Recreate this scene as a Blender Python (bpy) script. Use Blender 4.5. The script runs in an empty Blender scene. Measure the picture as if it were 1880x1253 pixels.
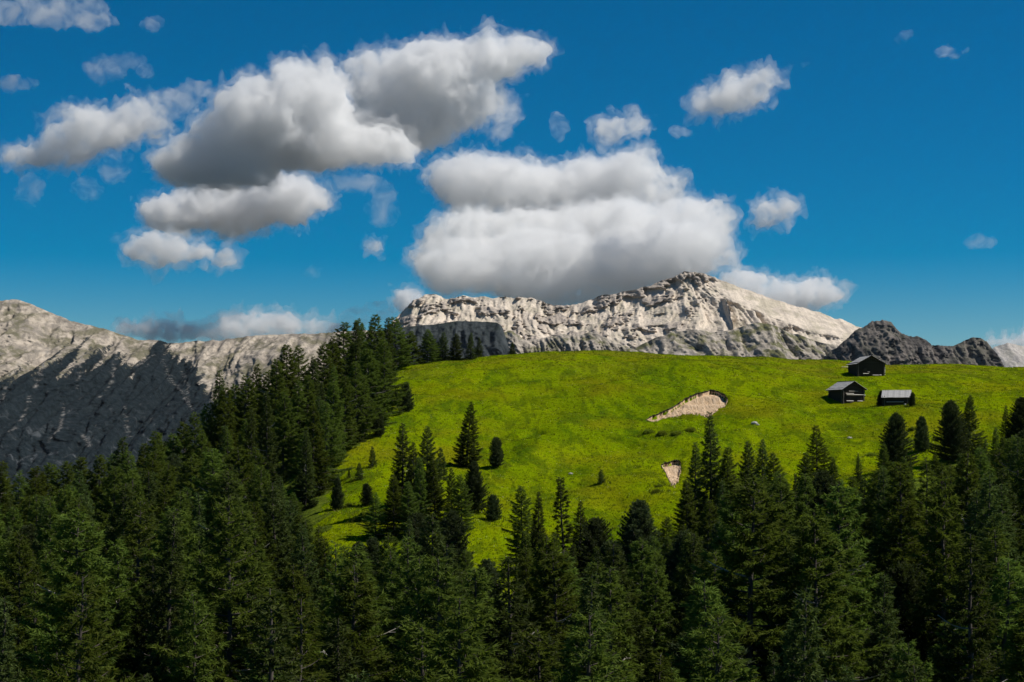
import bpy, math, random
import numpy as np
from mathutils import Vector, Matrix

sc = bpy.context.scene
COL = sc.collection
F = 3133.0            # focal length in photo pixels (1880 wide, 60 mm on 36 mm)
HV = 800.0            # row of the true horizon in the photo
def X(px, d): return (px - 940.0) * d / F
def Z(v, d): return (HV - v) * d / F

# ------------------------------------------------------------------ camera, sky, sun, exposure
cam = bpy.data.cameras.new('camera'); camo = bpy.data.objects.new('camera', cam); COL.objects.link(camo)
camo.location = (0, 0, 0); camo.rotation_euler = (math.radians(90), 0, 0)
cam.sensor_width = 36.0; cam.lens = 60.0
cam.shift_y = (HV - 626.5) / 1880.0
cam.clip_start = 1.0; cam.clip_end = 90000.0
sc.camera = camo

SUN_EL, SUN_AZ = math.radians(52), math.radians(93)      # azimuth clockwise from +Y (the view direction)
world = bpy.data.worlds.new('World'); sc.world = world; world.use_nodes = True
wt = world.node_tree; wt.nodes.clear()
sky = wt.nodes.new('ShaderNodeTexSky'); sky.sky_type = 'NISHITA'; sky.sun_disc = False
sky.sun_elevation = SUN_EL; sky.sun_rotation = SUN_AZ
sky.altitude = 2000; sky.air_density = 1.0; sky.dust_density = 0.6; sky.ozone_density = 3.0
hs = wt.nodes.new('ShaderNodeHueSaturation'); hs.inputs['Saturation'].default_value = 1.85; hs.inputs['Hue'].default_value = 0.491
bgd = wt.nodes.new('ShaderNodeBackground'); bgd.inputs['Strength'].default_value = 0.052
wo = wt.nodes.new('ShaderNodeOutputWorld')
wt.links.new(sky.outputs[0], hs.inputs['Color']); gam = wt.nodes.new('ShaderNodeGamma'); gam.inputs['Gamma'].default_value = 1.1; wt.links.new(hs.outputs[0], gam.inputs['Color']); wt.links.new(gam.outputs[0], bgd.inputs['Color']); wt.links.new(bgd.outputs[0], wo.inputs[0])

sun = bpy.data.lights.new('sun', 'SUN'); sun.energy = 5.0; sun.angle = math.radians(0.5); sun.color = (1.0, 0.955, 0.88)
suno = bpy.data.objects.new('sun', sun); COL.objects.link(suno)
sdir = Vector((math.cos(SUN_EL) * math.sin(SUN_AZ), math.cos(SUN_EL) * math.cos(SUN_AZ), math.sin(SUN_EL)))
suno.rotation_euler = sdir.to_track_quat('Z', 'Y').to_euler(); suno.location = (300, 0, 400)

sc.view_settings.view_transform = 'Standard'; sc.view_settings.look = 'None'
sc.view_settings.exposure = 0.15; sc.view_settings.gamma = 1.0
sc.render.engine = 'CYCLES'
cy = sc.cycles
cy.max_bounces = 18; cy.diffuse_bounces = 3; cy.glossy_bounces = 2; cy.transmission_bounces = 3
cy.volume_bounces = 14; cy.transparent_max_bounces = 24; cy.use_denoising = True
cy.sample_clamp_indirect = 6.0; cy.caustics_reflective = False; cy.caustics_refractive = False

# ------------------------------------------------------------------ numpy noise
_r = np.random.default_rng(11)
_P = np.concatenate([_r.permutation(256)] * 3)
_G = _r.normal(size=(256, 3)); _G /= np.linalg.norm(_G, axis=1)[:, None]
def noise3(x, y, z):
    x, y, z = np.broadcast_arrays(np.asarray(x, float), np.asarray(y, float), np.asarray(z, float))
    xi, yi, zi = np.floor(x).astype(int), np.floor(y).astype(int), np.floor(z).astype(int)
    xf, yf, zf = x - xi, y - yi, z - zi
    xi &= 255; yi &= 255; zi &= 255
    u, v, w = (t * t * t * (t * (t * 6 - 15) + 10) for t in (xf, yf, zf))
    out = 0
    for dx in (0, 1):
        for dy in (0, 1):
            for dz in (0, 1):
                g = _G[_P[_P[_P[xi + dx] + yi + dy] + zi + dz]]
                dot = g[..., 0] * (xf - dx) + g[..., 1] * (yf - dy) + g[..., 2] * (zf - dz)
                out = out + dot * (u if dx else 1 - u) * (v if dy else 1 - v) * (w if dz else 1 - w)
    return out * 1.5
def fbm(x, y, z=0.0, o=4, g=0.5):
    a, s, t = 1.0, 0, 1.0
    for i in range(o):
        s = s + a * noise3(x * t + 17.3 * i, y * t + 5.1 * i, np.asarray(z) * t + 3.7 * i); a *= g; t *= 2.03
    return s
def ridged(x, y, z=0.0, o=4, g=0.5):
    a, s, t, n = 1.0, 0, 1.0, 0
    for i in range(o):
        s = s + a * (1 - np.abs(noise3(x * t + 9.7 * i, y * t + 4.3 * i, np.asarray(z) * t + 1.9 * i)) * 1.6); n += a; a *= g; t *= 2.07
    return s / n
def smooth(e0, e1, x):
    t = np.clip((np.asarray(x, float) - e0) / (e1 - e0), 0, 1); return t * t * (3 - 2 * t)

# ------------------------------------------------------------------ mesh helpers
def mesh_np(name, verts, faces, mat=None, smooth_shade=False, mats=None):
    """verts (n,3), faces (m,k) all of one size -> Mesh"""
    verts = np.asarray(verts, np.float32); faces = np.asarray(faces, np.int32)
    me = bpy.data.meshes.new(name); n, k = faces.shape
    me.vertices.add(len(verts)); me.vertices.foreach_set('co', verts.ravel())
    me.loops.add(n * k); me.loops.foreach_set('vertex_index', faces.ravel())
    me.polygons.add(n); me.polygons.foreach_set('loop_start', np.arange(0, n * k, k, dtype=np.int32))
    me.polygons.foreach_set('loop_total', np.full(n, k, np.int32))
    if smooth_shade: me.polygons.foreach_set('use_smooth', np.ones(n, bool))
    if mats is not None: me.polygons.foreach_set('material_index', np.asarray(mats, np.int32))
    me.update(calc_edges=True); me.validate()
    if mat is not None: me.materials.append(mat)
    return me
def grid_faces(nr, nc):
    i = np.arange(nr - 1)[:, None] * nc + np.arange(nc - 1)[None, :]
    return np.stack([i, i + 1, i + nc + 1, i + nc], -1).reshape(-1, 4)
def obj(name, me, parent=None, label=None, cat=None, group=None, kind=None, loc=None, rz=0.0, scale=None):
    o = bpy.data.objects.new(name, me); COL.objects.link(o)
    if parent is not None: o.parent = parent
    if loc is not None: o.location = loc
    if rz: o.rotation_euler = (0, 0, rz)
    if scale is not None: o.scale = scale if hasattr(scale, '__len__') else (scale,) * 3
    if label: o['label'] = label
    if cat: o['category'] = cat
    if group: o['group'] = group
    if kind: o['kind'] = kind
    return o
def in_poly(px, py, poly):
    px, py = np.asarray(px, float), np.asarray(py, float); c = np.zeros(px.shape, bool); n = len(poly)
    for i in range(n):
        x1, y1 = poly[i]; x2, y2 = poly[(i + 1) % n]
        if y1 == y2: continue
        c ^= ((y1 > py) != (y2 > py)) & (px < (x2 - x1) * (py - y1) / (y2 - y1) + x1)
    return c

# ------------------------------------------------------------------ material helpers
class NT:
    def __init__(s, name):
        s.m = bpy.data.materials.new(name); s.m.use_nodes = True; s.t = s.m.node_tree; s.t.nodes.clear()
        s.out = s.t.nodes.new('ShaderNodeOutputMaterial')
    def n(s, typ, **kw):
        d = s.t.nodes.new(typ)
        for k, v in kw.items():
            if hasattr(d, k): setattr(d, k, v)
        return d
    def put(s, sock, val):
        if isinstance(val, bpy.types.NodeSocket): s.t.links.new(val, sock)
        elif val is not None:
            if hasattr(val, '__len__') and len(val) == 3 and sock.type == 'RGBA': val = (*val, 1)
            sock.default_value = val
    def obj(s): return s.n('ShaderNodeTexCoord').outputs['Object']
    def pos(s): return s.n('ShaderNodeNewGeometry').outputs['Position']
    def nrm(s): return s.n('ShaderNodeNewGeometry').outputs['Normal']
    def sep(s, v, i):
        d = s.n('ShaderNodeSeparateXYZ'); s.put(d.inputs[0], v); return d.outputs[i]
    def map(s, v, scale=(1, 1, 1), rot=(0, 0, 0), loc=(0, 0, 0)):
        d = s.n('ShaderNodeMapping'); s.put(d.inputs['Vector'], v); d.inputs['Scale'].default_value = scale
        d.inputs['Rotation'].default_value = rot; d.inputs['Location'].default_value = loc; return d.outputs[0]
    def noise(s, v, scale=1.0, detail=4.0, rough=0.55, dist=0.0):
        d = s.n('ShaderNodeTexNoise'); s.put(d.inputs['Vector'], v); d.inputs['Scale'].default_value = scale
        d.inputs['Detail'].default_value = detail; d.inputs['Roughness'].default_value = rough; d.inputs['Distortion'].default_value = dist
        return d.outputs['Fac']
    def step(s, v, a, b, lo=0.0, hi=1.0):
        d = s.n('ShaderNodeMapRange'); d.interpolation_type = 'SMOOTHSTEP'; s.put(d.inputs[0], v)
        for i, q in zip((1, 2, 3, 4), (a, b, lo, hi)): s.put(d.inputs[i], q)
        return d.outputs[0]
    def math(s, op, a, b=None, c=None):
        d = s.n('ShaderNodeMath'); d.operation = op; s.put(d.inputs[0], a)
        if b is not None: s.put(d.inputs[1], b)
        if c is not None: s.put(d.inputs[2], c)
        return d.outputs[0]
    def mix(s, f, a, b, blend='MIX'):
        d = s.n('ShaderNodeMix'); d.data_type = 'RGBA'; d.blend_type = blend
        s.put(d.inputs[0], f); s.put(d.inputs[6], a); s.put(d.inputs[7], b); return d.outputs[2]
    def bump(s, h, strength=0.5, dist=0.1):
        d = s.n('ShaderNodeBump'); d.inputs['Strength'].default_value = strength; d.inputs['Distance'].default_value = dist
        s.put(d.inputs['Height'], h); return d.outputs[0]
    def pbr(s, col, rough=0.9, normal=None, spec=0.2):
        d = s.n('ShaderNodeBsdfPrincipled'); s.put(d.inputs['Base Color'], col); s.put(d.inputs['Roughness'], rough)
        d.inputs['Specular IOR Level'].default_value = spec
        if normal is not None: s.put(d.inputs['Normal'], normal)
        s.t.links.new(d.outputs[0], s.out.inputs['Surface']); return s.m

# ------------------------------------------------------------------ materials
def mat_meadow():
    s = NT('meadow_grass'); p = s.pos()
    big = s.noise(s.map(p, (1 / 13, 1 / 75, 1 / 13), (0, 0, math.radians(-38))), 1.0, 4, 0.55, 0.5)
    mid = s.noise(s.map(p, (1 / 3.2, 1 / 22, 1 / 3.2), (0, 0, math.radians(-30))), 1.0, 5, 0.6, 0.7)
    fine = s.noise(s.map(p, (1.4, 0.9, 1.4)), 1.0, 4, 0.7)
    c = s.mix(s.step(big, 0.36, 0.64), (0.060, 0.112, 0.0015), (0.175, 0.212, 0.001))
    c = s.mix(s.step(mid, 0.38, 0.68), c, (0.125, 0.185, 0.001))
    c = s.mix(s.math('MULTIPLY', s.step(mid, 0.52, 0.40), 0.68), c, (0.036, 0.074, 0.003))
    # dry brownish tinge along the crest, seed heads
    dry = s.noise(s.map(p, (1 / 22, 1 / 30, 1 / 22), loc=(7, 3, 1)), 1.0, 4, 0.6)
    c = s.mix(s.math('MULTIPLY', s.step(dry, 0.47, 0.68), 0.6), c, (0.165, 0.145, 0.004))
    crest = s.math('MULTIPLY', s.step(s.sep(p, 1), 385, 440), s.step(s.noise(s.map(p, (1 / 20, 1 / 9, 1 / 20)), 1, 4, 0.6), 0.40, 0.60))
    c = s.mix(s.math('MULTIPLY', crest, 0.6), c, (0.12, 0.098, 0.010))
    c = s.mix(s.math('MULTIPLY', s.step(fine, 0.42, 0.72), 0.35), c, (0.18, 0.20, 0.004))
    c = s.mix(s.math('MULTIPLY', s.step(fine, 0.47, 0.30), 0.3), c, (0.034, 0.062, 0.003))
    # flower patches: yellow flecks
    fl = s.math('MULTIPLY', s.step(s.noise(p, 2.6, 2, 0.5), 0.66, 0.74), s.step(s.noise(s.map(p, (1 / 14,) * 3), 1, 3), 0.5, 0.62))
    c = s.mix(s.math('MULTIPLY', fl, 0.8), c, (0.42, 0.38, 0.02))
    at = s.n('ShaderNodeAttribute'); at.attribute_name = 'litter'
    lit = s.mix(s.step(s.noise(p, 0.6, 4, 0.6), 0.35, 0.65), (0.040, 0.060, 0.008), (0.095, 0.125, 0.012))
    c = s.mix(s.step(s.math('ADD', at.outputs['Fac'], s.math('MULTIPLY', s.math('SUBTRACT', fine, 0.5), 0.6)), 0.35, 0.65), c, lit)
    h = s.math('ADD', s.math('MULTIPLY', fine, 0.6), s.noise(p, 0.35, 5, 0.65))
    return s.pbr(c, 0.95, s.bump(h, 0.9, 0.5), 0.0)

def mat_leaf(name, dark, light, trans=0.3, tip=None):
    s = NT(name)
    isl = s.n('ShaderNodeNewGeometry').outputs['Random Per Island']
    rnd = s.n('ShaderNodeObjectInfo').outputs['Random']
    cl = s.noise(s.obj(), 0.9, 2, 0.5)
    c = s.mix(s.step(cl, 0.35, 0.65), dark, light)
    c = s.mix(s.math('MULTIPLY', isl, 0.42), c, tip or light)
    h = s.n('ShaderNodeHueSaturation'); s.put(h.inputs['Color'], c)
    s.put(h.inputs['Hue'], s.math('MULTIPLY_ADD', rnd, 0.04, 0.464)); s.put(h.inputs['Value'], s.math('MULTIPLY_ADD', rnd, 0.8, 0.5))
    c = h.outputs[0]
    d = s.n('ShaderNodeBsdfDiffuse'); s.put(d.inputs['Color'], c)
    t = s.n('ShaderNodeBsdfTranslucent'); s.put(t.inputs['Color'], s.mix(0.5, c, (0.12, 0.17, 0.01)))
    m = s.n('ShaderNodeMixShader'); m.inputs[0].default_value = trans
    s.t.links.new(d.outputs[0], m.inputs[1]); s.t.links.new(t.outputs[0], m.inputs[2]); s.t.links.new(m.outputs[0], s.out.inputs['Surface'])
    return s.m

def mat_simple(name, a, b, scale, detail=5, rough=0.9, bump=0.4, dist=0.05, stretch=(1, 1, 1)):
    s = NT(name); p = s.map(s.obj(), stretch); f = s.noise(p, scale, detail, 0.6)
    return s.pbr(s.mix(s.step(f, 0.3, 0.7), a, b), rough, s.bump(f, bump, dist), 0.15)

def mat_rock(name, pale, mid, dark, green, green_amt=0.6, strata=18.0, dip=0.12, forest=None, streak=1.0, crag=None):
    """limestone: fall-line streaks, bedding, scree on gentler ground, sparse turf on ledges, optional dark cover, forest merged with painted shade"""
    s = NT(name); p = s.pos(); nz = s.sep(s.nrm(), 2); z = s.sep(p, 2); x = s.sep(p, 0)
    vs = s.noise(s.map(p, (1 / 16, 1 / 40, 1 / 110)), 1.0, 5, 0.62, 0.5)
    blot = s.noise(s.map(p, (1 / 120, 1 / 120, 1 / 90)), 1.0, 5, 0.6)
    bed = s.math('ADD', s.math('MULTIPLY', z, 1 / strata), s.math('MULTIPLY', x, dip / strata))
    bedv = s.n('ShaderNodeCombineXYZ'); s.put(bedv.inputs[2], bed); s.put(bedv.inputs[0], s.math('MULTIPLY', x, 0.004))
    bd = s.noise(bedv.outputs[0], 1.3, 4, 0.7)
    c = s.mix(s.step(vs, 0.34, 0.62), mid, pale)
    c = s.mix(s.math('MULTIPLY', s.step(bd, 0.52, 0.38), 0.55 * streak), c, dark)
    c = s.mix(s.math('MULTIPLY', s.step(blot, 0.50, 0.36), 0.45), c, dark)
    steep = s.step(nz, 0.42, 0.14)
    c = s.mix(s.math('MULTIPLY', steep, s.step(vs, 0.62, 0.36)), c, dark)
    gr = s.math('MULTIPLY', s.step(nz, 0.48, 0.72), s.step(s.noise(s.map(p, (1 / 70, 1 / 120, 1 / 70), loc=(3, 9, 2)), 1, 5, 0.65), 0.46, 0.6))
    c = s.mix(s.math('MULTIPLY', gr, green_amt), c, green)
    if crag:
        ca = s.n('ShaderNodeAttribute'); ca.attribute_name = 'crag'
        cc = s.mix(s.step(vs, 0.32, 0.66), crag[0], crag[1])
        cc = s.mix(s.math('MULTIPLY', s.step(bd, 0.50, 0.40), 0.7), cc, crag[2])
        c = s.mix(s.math('MULTIPLY', ca.outputs['Fac'], 0.85), c, cc)
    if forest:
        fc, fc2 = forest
        wood_shade = s.n('ShaderNodeAttribute'); wood_shade.attribute_name = 'wood'; ch = s.n('ShaderNodeAttribute'); ch.attribute_name = 'chute'
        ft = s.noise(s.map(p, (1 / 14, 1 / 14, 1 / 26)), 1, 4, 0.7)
        c = s.mix(s.step(s.math('ADD', wood_shade.outputs['Fac'], s.math('MULTIPLY', s.math('SUBTRACT', ft, 0.5), 1.5)), 0.34, 0.66), c, s.mix(s.step(ft, 0.35, 0.7), fc, fc2))  # dark mix stands for woods and for shade painted into the slope
        bare = s.math('MULTIPLY', s.step(s.noise(s.map(p, (1 / 60, 1 / 60, 1 / 110), loc=(5, 2, 8)), 1, 6, 0.7, 0.5), 0.56, 0.68), 0.55)
        c = s.mix(s.math('MULTIPLY', bare, s.step(z, 120, -60)), c, (0.12, 0.128, 0.135))
        c = s.mix(s.math('MULTIPLY', ch.outputs['Fac'], s.step(ft, 0.35, 0.62, 0.05, 0.8)), c, (0.30, 0.275, 0.25))
        fs = s.noise(s.map(p, (1 / 9, 1 / 60, 1 / 190), rot=(0, math.radians(9), 0)), 1.0, 4, 0.6, 0.3)
        c = s.mix(s.math('MULTIPLY', s.step(fs, 0.60, 0.72), s.math('MULTIPLY', s.step(blot, 0.42, 0.6), 0.35)), c, (0.16, 0.155, 0.15))
    h = s.noise(s.map(p, (1 / 22, 1 / 22, 1 / 40)), 1.0, 7, 0.7)
    return s.pbr(c, 0.95, s.bump(h, 0.8, 9.0), 0.05)

def mat_earth():
    s = NT('bare_earth'); p = s.pos()
    st = s.noise(s.map(p, (2.2, 0.25, 0.35)), 1, 5, 0.65, 0.3); bl = s.noise(p, 0.5, 5, 0.6)
    c = s.mix(s.step(st, 0.3, 0.7), (0.43, 0.295, 0.175), (0.60, 0.445, 0.295))
    c = s.mix(s.math('MULTIPLY', s.step(bl, 0.55, 0.7), 0.5), c, (0.34, 0.235, 0.14))
    return s.pbr(c, 0.95, s.bump(s.math('ADD', st, bl), 0.9, 0.35), 0.05)

M = {}
M['meadow'] = mat_meadow()
M['larch'] = mat_leaf('larch_needles', (0.060, 0.102, 0.020), (0.098, 0.150, 0.024), 0.42, (0.14, 0.19, 0.040))
M['spruce'] = mat_leaf('spruce_needles', (0.038, 0.066, 0.020), (0.062, 0.094, 0.026), 0.30, (0.105, 0.130, 0.045))
M['pine'] = mat_leaf('pine_needles', (0.032, 0.050, 0.024), (0.054, 0.074, 0.032), 0.2, (0.080, 0.096, 0.045))
M['shrub'] = mat_leaf('shrub_leaves', (0.13, 0.20, 0.015), (0.22, 0.29, 0.02), 0.45, (0.30, 0.34, 0.06))
M['blade'] = mat_leaf('grass_blades', (0.07, 0.115, 0.002), (0.14, 0.19, 0.002), 0.3, (0.19, 0.22, 0.006))
M['flower'] = mat_leaf('flower_heads', (0.42, 0.40, 0.10), (0.55, 0.52, 0.25), 0.3, (0.62, 0.60, 0.45))
M['roughblade'] = mat_leaf('rough_grass_blades', (0.05, 0.085, 0.006), (0.11, 0.14, 0.012), 0.3, (0.20, 0.20, 0.05))
M['dryblade'] = mat_leaf('dry_grass_blades', (0.15, 0.16, 0.04), (0.26, 0.26, 0.08), 0.3, (0.36, 0.34, 0.18))
M['bark'] = mat_simple('bark', (0.045, 0.036, 0.030), (0.10, 0.085, 0.072), 6, stretch=(1, 1, 0.2))
M['deadwood'] = mat_simple('dead_twigs', (0.22, 0.20, 0.17), (0.38, 0.35, 0.30), 3)
M['log'] = mat_simple('weathered_log', (0.026, 0.020, 0.016), (0.066, 0.050, 0.039), 5, bump=0.5, stretch=(0.2, 1, 1))
M['logend'] = mat_simple('log_end', (0.07, 0.06, 0.05), (0.14, 0.125, 0.11), 4)
M['cutwood'] = mat_simple('pale_cut_wood', (0.38, 0.35, 0.30), (0.58, 0.54, 0.48), 4, stretch=(0.2, 1, 1))
M['shingle'] = mat_simple('grey_shingle', (0.27, 0.26, 0.25), (0.50, 0.48, 0.455), 4, bump=0.5, stretch=(1, 0.25, 1))
M['dark'] = mat_simple('dark_interior', (0.012, 0.011, 0.010), (0.022, 0.020, 0.018), 3)
M['stone'] = mat_simple('pale_boulder', (0.28, 0.265, 0.24), (0.52, 0.49, 0.45), 2.5, dist=0.1)
M['earth'] = mat_earth()
M['turf_edge'] = mat_simple('dark_turf_edge', (0.018, 0.016, 0.010), (0.045, 0.040, 0.018), 3, bump=0.7, dist=0.2)
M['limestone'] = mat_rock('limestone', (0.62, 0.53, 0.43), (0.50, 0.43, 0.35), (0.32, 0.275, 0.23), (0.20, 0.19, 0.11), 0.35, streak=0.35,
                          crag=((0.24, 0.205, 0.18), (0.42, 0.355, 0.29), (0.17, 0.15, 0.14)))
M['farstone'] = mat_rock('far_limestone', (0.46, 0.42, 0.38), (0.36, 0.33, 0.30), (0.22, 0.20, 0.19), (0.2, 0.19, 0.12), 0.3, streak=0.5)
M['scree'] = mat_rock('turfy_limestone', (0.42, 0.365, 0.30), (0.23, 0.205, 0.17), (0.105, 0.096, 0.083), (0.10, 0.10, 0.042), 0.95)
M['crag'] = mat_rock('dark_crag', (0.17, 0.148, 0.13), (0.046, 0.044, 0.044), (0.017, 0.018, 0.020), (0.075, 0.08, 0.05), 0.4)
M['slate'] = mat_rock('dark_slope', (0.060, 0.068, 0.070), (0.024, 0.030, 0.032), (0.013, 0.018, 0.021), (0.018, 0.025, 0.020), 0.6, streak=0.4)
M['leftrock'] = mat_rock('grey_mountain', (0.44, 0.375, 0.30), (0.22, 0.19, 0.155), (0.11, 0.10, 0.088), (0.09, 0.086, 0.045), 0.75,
                         forest=((0.005, 0.009, 0.011), (0.017, 0.024, 0.028)), streak=0.5)  # near-black tones carry the woods plus painted shade

# ------------------------------------------------------------------ terrain shape (rows of the photo at given distances)
TPX = np.array([-900, -400, 0, 300, 450, 600, 750, 900, 1050, 1200, 1350, 1500, 1700, 1880, 2300, 2900], float)
TD = np.array([0, 60, 110, 230, 280, 330, 400, 450, 500, 620, 900], float)
_tv = {230: [1260, 1250, 1200, 1150, 1100, 1035, 1020, 1015, 1005, 985, 965, 945, 925, 905, 900, 900],
       280: [1170, 1150, 1110, 1040, 980, 905, 895, 905, 900, 885, 872, 862, 840, 820, 800, 800],
       330: [1110, 1090, 1050, 960, 880, 800, 785, 800, 800, 792, 775, 770, 758, 745, 720, 710],
       400: [1070, 1050, 1010, 900, 805, 715, 697, 685, 676, 674, 682, 692, 698, 694, 680, 670],
       450: [1060, 1040, 1000, 880, 785, 695, 666, 649, 640, 642, 650, 658, 667, 671, 662, 655]}
_tz = np.zeros((len(TD), len(TPX)))
for i, d in enumerate(TD):
    if int(d) in _tv: _tz[i] = [Z(v, d) for v in _tv[int(d)]]
_tz[0] = -36; _tz[1] = -35; _tz[2] = -31.5
_zc = _tz[7]
_tz[8] = _zc - 2.5; _tz[9] = _zc - 20; _tz[10] = _zc - 85
GPX = np.linspace(-900, 2900, 381); GD = np.linspace(0, 900, 226)
_tmp = np.array([np.interp(GPX, TPX, r) for r in _tz])
_gz = np.array([np.interp(GD, TD, _tmp[:, j]) for j in range(len(GPX))]).T
def _blur(a, n, axis):
    k = np.hanning(2 * n + 3)[1:-1]; k /= k.sum()
    ap = np.pad(a, [(n, n) if ax == axis else (0, 0) for ax in (0, 1)], mode='edge')
    return np.apply_along_axis(lambda m: np.convolve(m, k, 'valid'), axis, ap)
_gz = _blur(_blur(_gz, 6, 0), 9, 1)
def base_z(px, d):
    i = np.clip((np.asarray(d, float)) / 4.0, 0, len(GD) - 1.001); j = np.clip((np.asarray(px, float) + 900) / 10.0, 0, len(GPX) - 1.001)
    i0, j0 = i.astype(int), j.astype(int); a, b = i - i0, j - j0
    return (_gz[i0, j0] * (1 - a) + _gz[i0 + 1, j0] * a) * (1 - b) + (_gz[i0, j0 + 1] * (1 - a) + _gz[i0 + 1, j0 + 1] * a) * b
def detail_z(x, y):
    w = fbm(x / 60, y / 60, 4.0, 2) * 6
    z = fbm(x / 30, y / 45, 1.0, 3) * 1.2 + fbm((x * .8 + y * .6 + w) / 5.0, (y * .8 - x * .6) / 22.0, 2.0, 3) * 0.34
    return z + fbm(x / 1.6, y / 1.6, 3.0, 3) * 0.07
FOLDS = []      # (polyline in x, y; half width; height): slump hollow and bulges on the slope
def ground(px, d):
    px, d = np.asarray(px, float), np.asarray(d, float)
    x = X(px, d); z = base_z(px, d) + detail_z(x, d)
    a = (x * 0.62 + d * 0.78) + fbm(x / 40, d / 40, 12.0, 2) * 9; b = d * 0.62 - x * 0.78
    z = z + fbm(a / 13.0, b / 60.0, 14.0, 2) * 0.85 * smooth(455, 400, d) * smooth(205, 240, d)
    for pl, w, h in FOLDS:
        t = np.full(x.shape, 1e9)
        for (x0, y0), (x1, y1) in zip(pl[:-1], pl[1:]):
            q = np.clip(((x - x0) * (x1 - x0) + (d - y0) * (y1 - y0)) / ((x1 - x0) ** 2 + (y1 - y0) ** 2), 0, 1)
            t = np.minimum(t, np.hypot(x - x0 - q * (x1 - x0), (d - y0 - q * (y1 - y0)) * 0.7))
        z = z + h * np.exp(-(t / w) ** 2)
    return z
_DS = np.arange(200, 470, 0.5)
def hit(px, v):
    """distance at which the photo's pixel (px, v) meets the hill"""
    vg = HV - ground(np.full(_DS.shape, float(px)), _DS) * F / _DS
    k = np.argmax(vg <= v)
    return float(_DS[k]) if vg[k] <= v else 449.0

def fold(pts, w, h): return ([(X(p, hit(p, v)), hit(p, v)) for p, v in pts], w, h)
FOLDS = [fold(f_, w_, h_) for f_, w_, h_ in [
    ([(1165, 800), (1210, 806), (1260, 804), (1300, 792)], 2.6, -1.1), ([(980, 842), (1060, 822), (1150, 812), (1280, 818)], 4.0, 0.9), ([(925, 800), (950, 806), (985, 800)], 2.0, -0.9),
    ([(960, 850), (1020, 790), (1090, 740), (1170, 700)], 5.0, 0.9), ([(900, 700), (1000, 690), (1120, 680)], 5.0, -0.9), ([(1000, 905), (1060, 890), (1110, 905), (1150, 940)], 3.5, -0.9),
    ([(1360, 800), (1400, 770), (1450, 745)], 3.5, 0.7), ([(1440, 700), (1520, 760), (1560, 790)], 4.0, -0.8), ([(780, 690), (860, 675), (930, 672)], 3.5, -0.8), ([(1690, 720), (1780, 735), (1880, 745)], 4.5, -0.9)]]

# erosion scars: upper lip and lower edge, photo pixels
SCARS = [
    dict(top=[(1185, 771), (1200, 764), (1215, 758), (1237, 747), (1255, 735), (1270, 727), (1290, 720), (1305, 717), (1318, 719), (1330, 726), (1336, 734)],
         bot=[(1185, 772.5), (1200, 774), (1210, 772), (1220, 768), (1235, 766), (1250, 760), (1268, 758), (1285, 760), (1300, 765), (1312, 757), (1320, 750), (1330, 748), (1336, 736)],
         depth=0.9, label='long sandy scar of bare earth sliced into the green meadow'),
    dict(top=[(1214, 855), (1220, 851), (1228, 849), (1238, 846), (1246, 846), (1250, 849)],
         bot=[(1214, 856), (1222, 868), (1227, 880), (1234, 890), (1244, 884), (1250, 862)],
         depth=0.8, label='small sandy patch of bare earth half hidden behind the dark spruces'),
]
for s in SCARS:
    a = np.array(s['top'], float); b = np.array(s['bot'], float)
    s['px'] = np.linspace(a[0, 0], a[-1, 0], 90)
    tv = np.interp(s['px'], a[:, 0], a[:, 1]) + noise3(s['px'] / 7, 0.5, 1.5) * 1.2
    bv = np.interp(s['px'], b[:, 0], b[:, 1]) + noise3(s['px'] / 9, 3.5, 1.5) * 1.5
    s['dt'] = np.array([hit(p, q) for p, q in zip(s['px'], tv)]); s['db'] = np.array([hit(p, q) for p, q in zip(s['px'], bv)])
    s['dt'] = np.maximum(s['dt'], s['db'] + 0.6)
def terrain_z(px, d):
    z = ground(px, d)
    for s in SCARS:
        m = (px > s['px'][0]) & (px < s['px'][-1])
        dt, db = np.interp(px, s['px'], s['dt']), np.interp(px, s['px'], s['db'])
        q = (d - db) / (dt - db)
        inside = m & (q > -0.02) & (q < 1.0)
        z = np.where(inside, z - 0.35 - s['depth'] * np.clip(q, 0, 1), z)
    return z

MEADOW = [(745, 640), (722, 700), (716, 768), (690, 806), (648, 836), (612, 888), (585, 940), (600, 985), (640, 1000), (720, 975), (770, 960), (860, 950), (900, 1000), (925, 1050), (960, 1010), (1000, 985), (1060, 985), (1150, 990), (1220, 930),
          (1260, 925), (1330, 900), (1420, 900), (1500, 890), (1620, 880), (1700, 850), (1800, 840), (1960, 815), (1960, 600), (745, 600)]
GRASS = [(a - 25 if a < 725 else a, b + 75 if b > 870 else b) for a, b in MEADOW]
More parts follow.
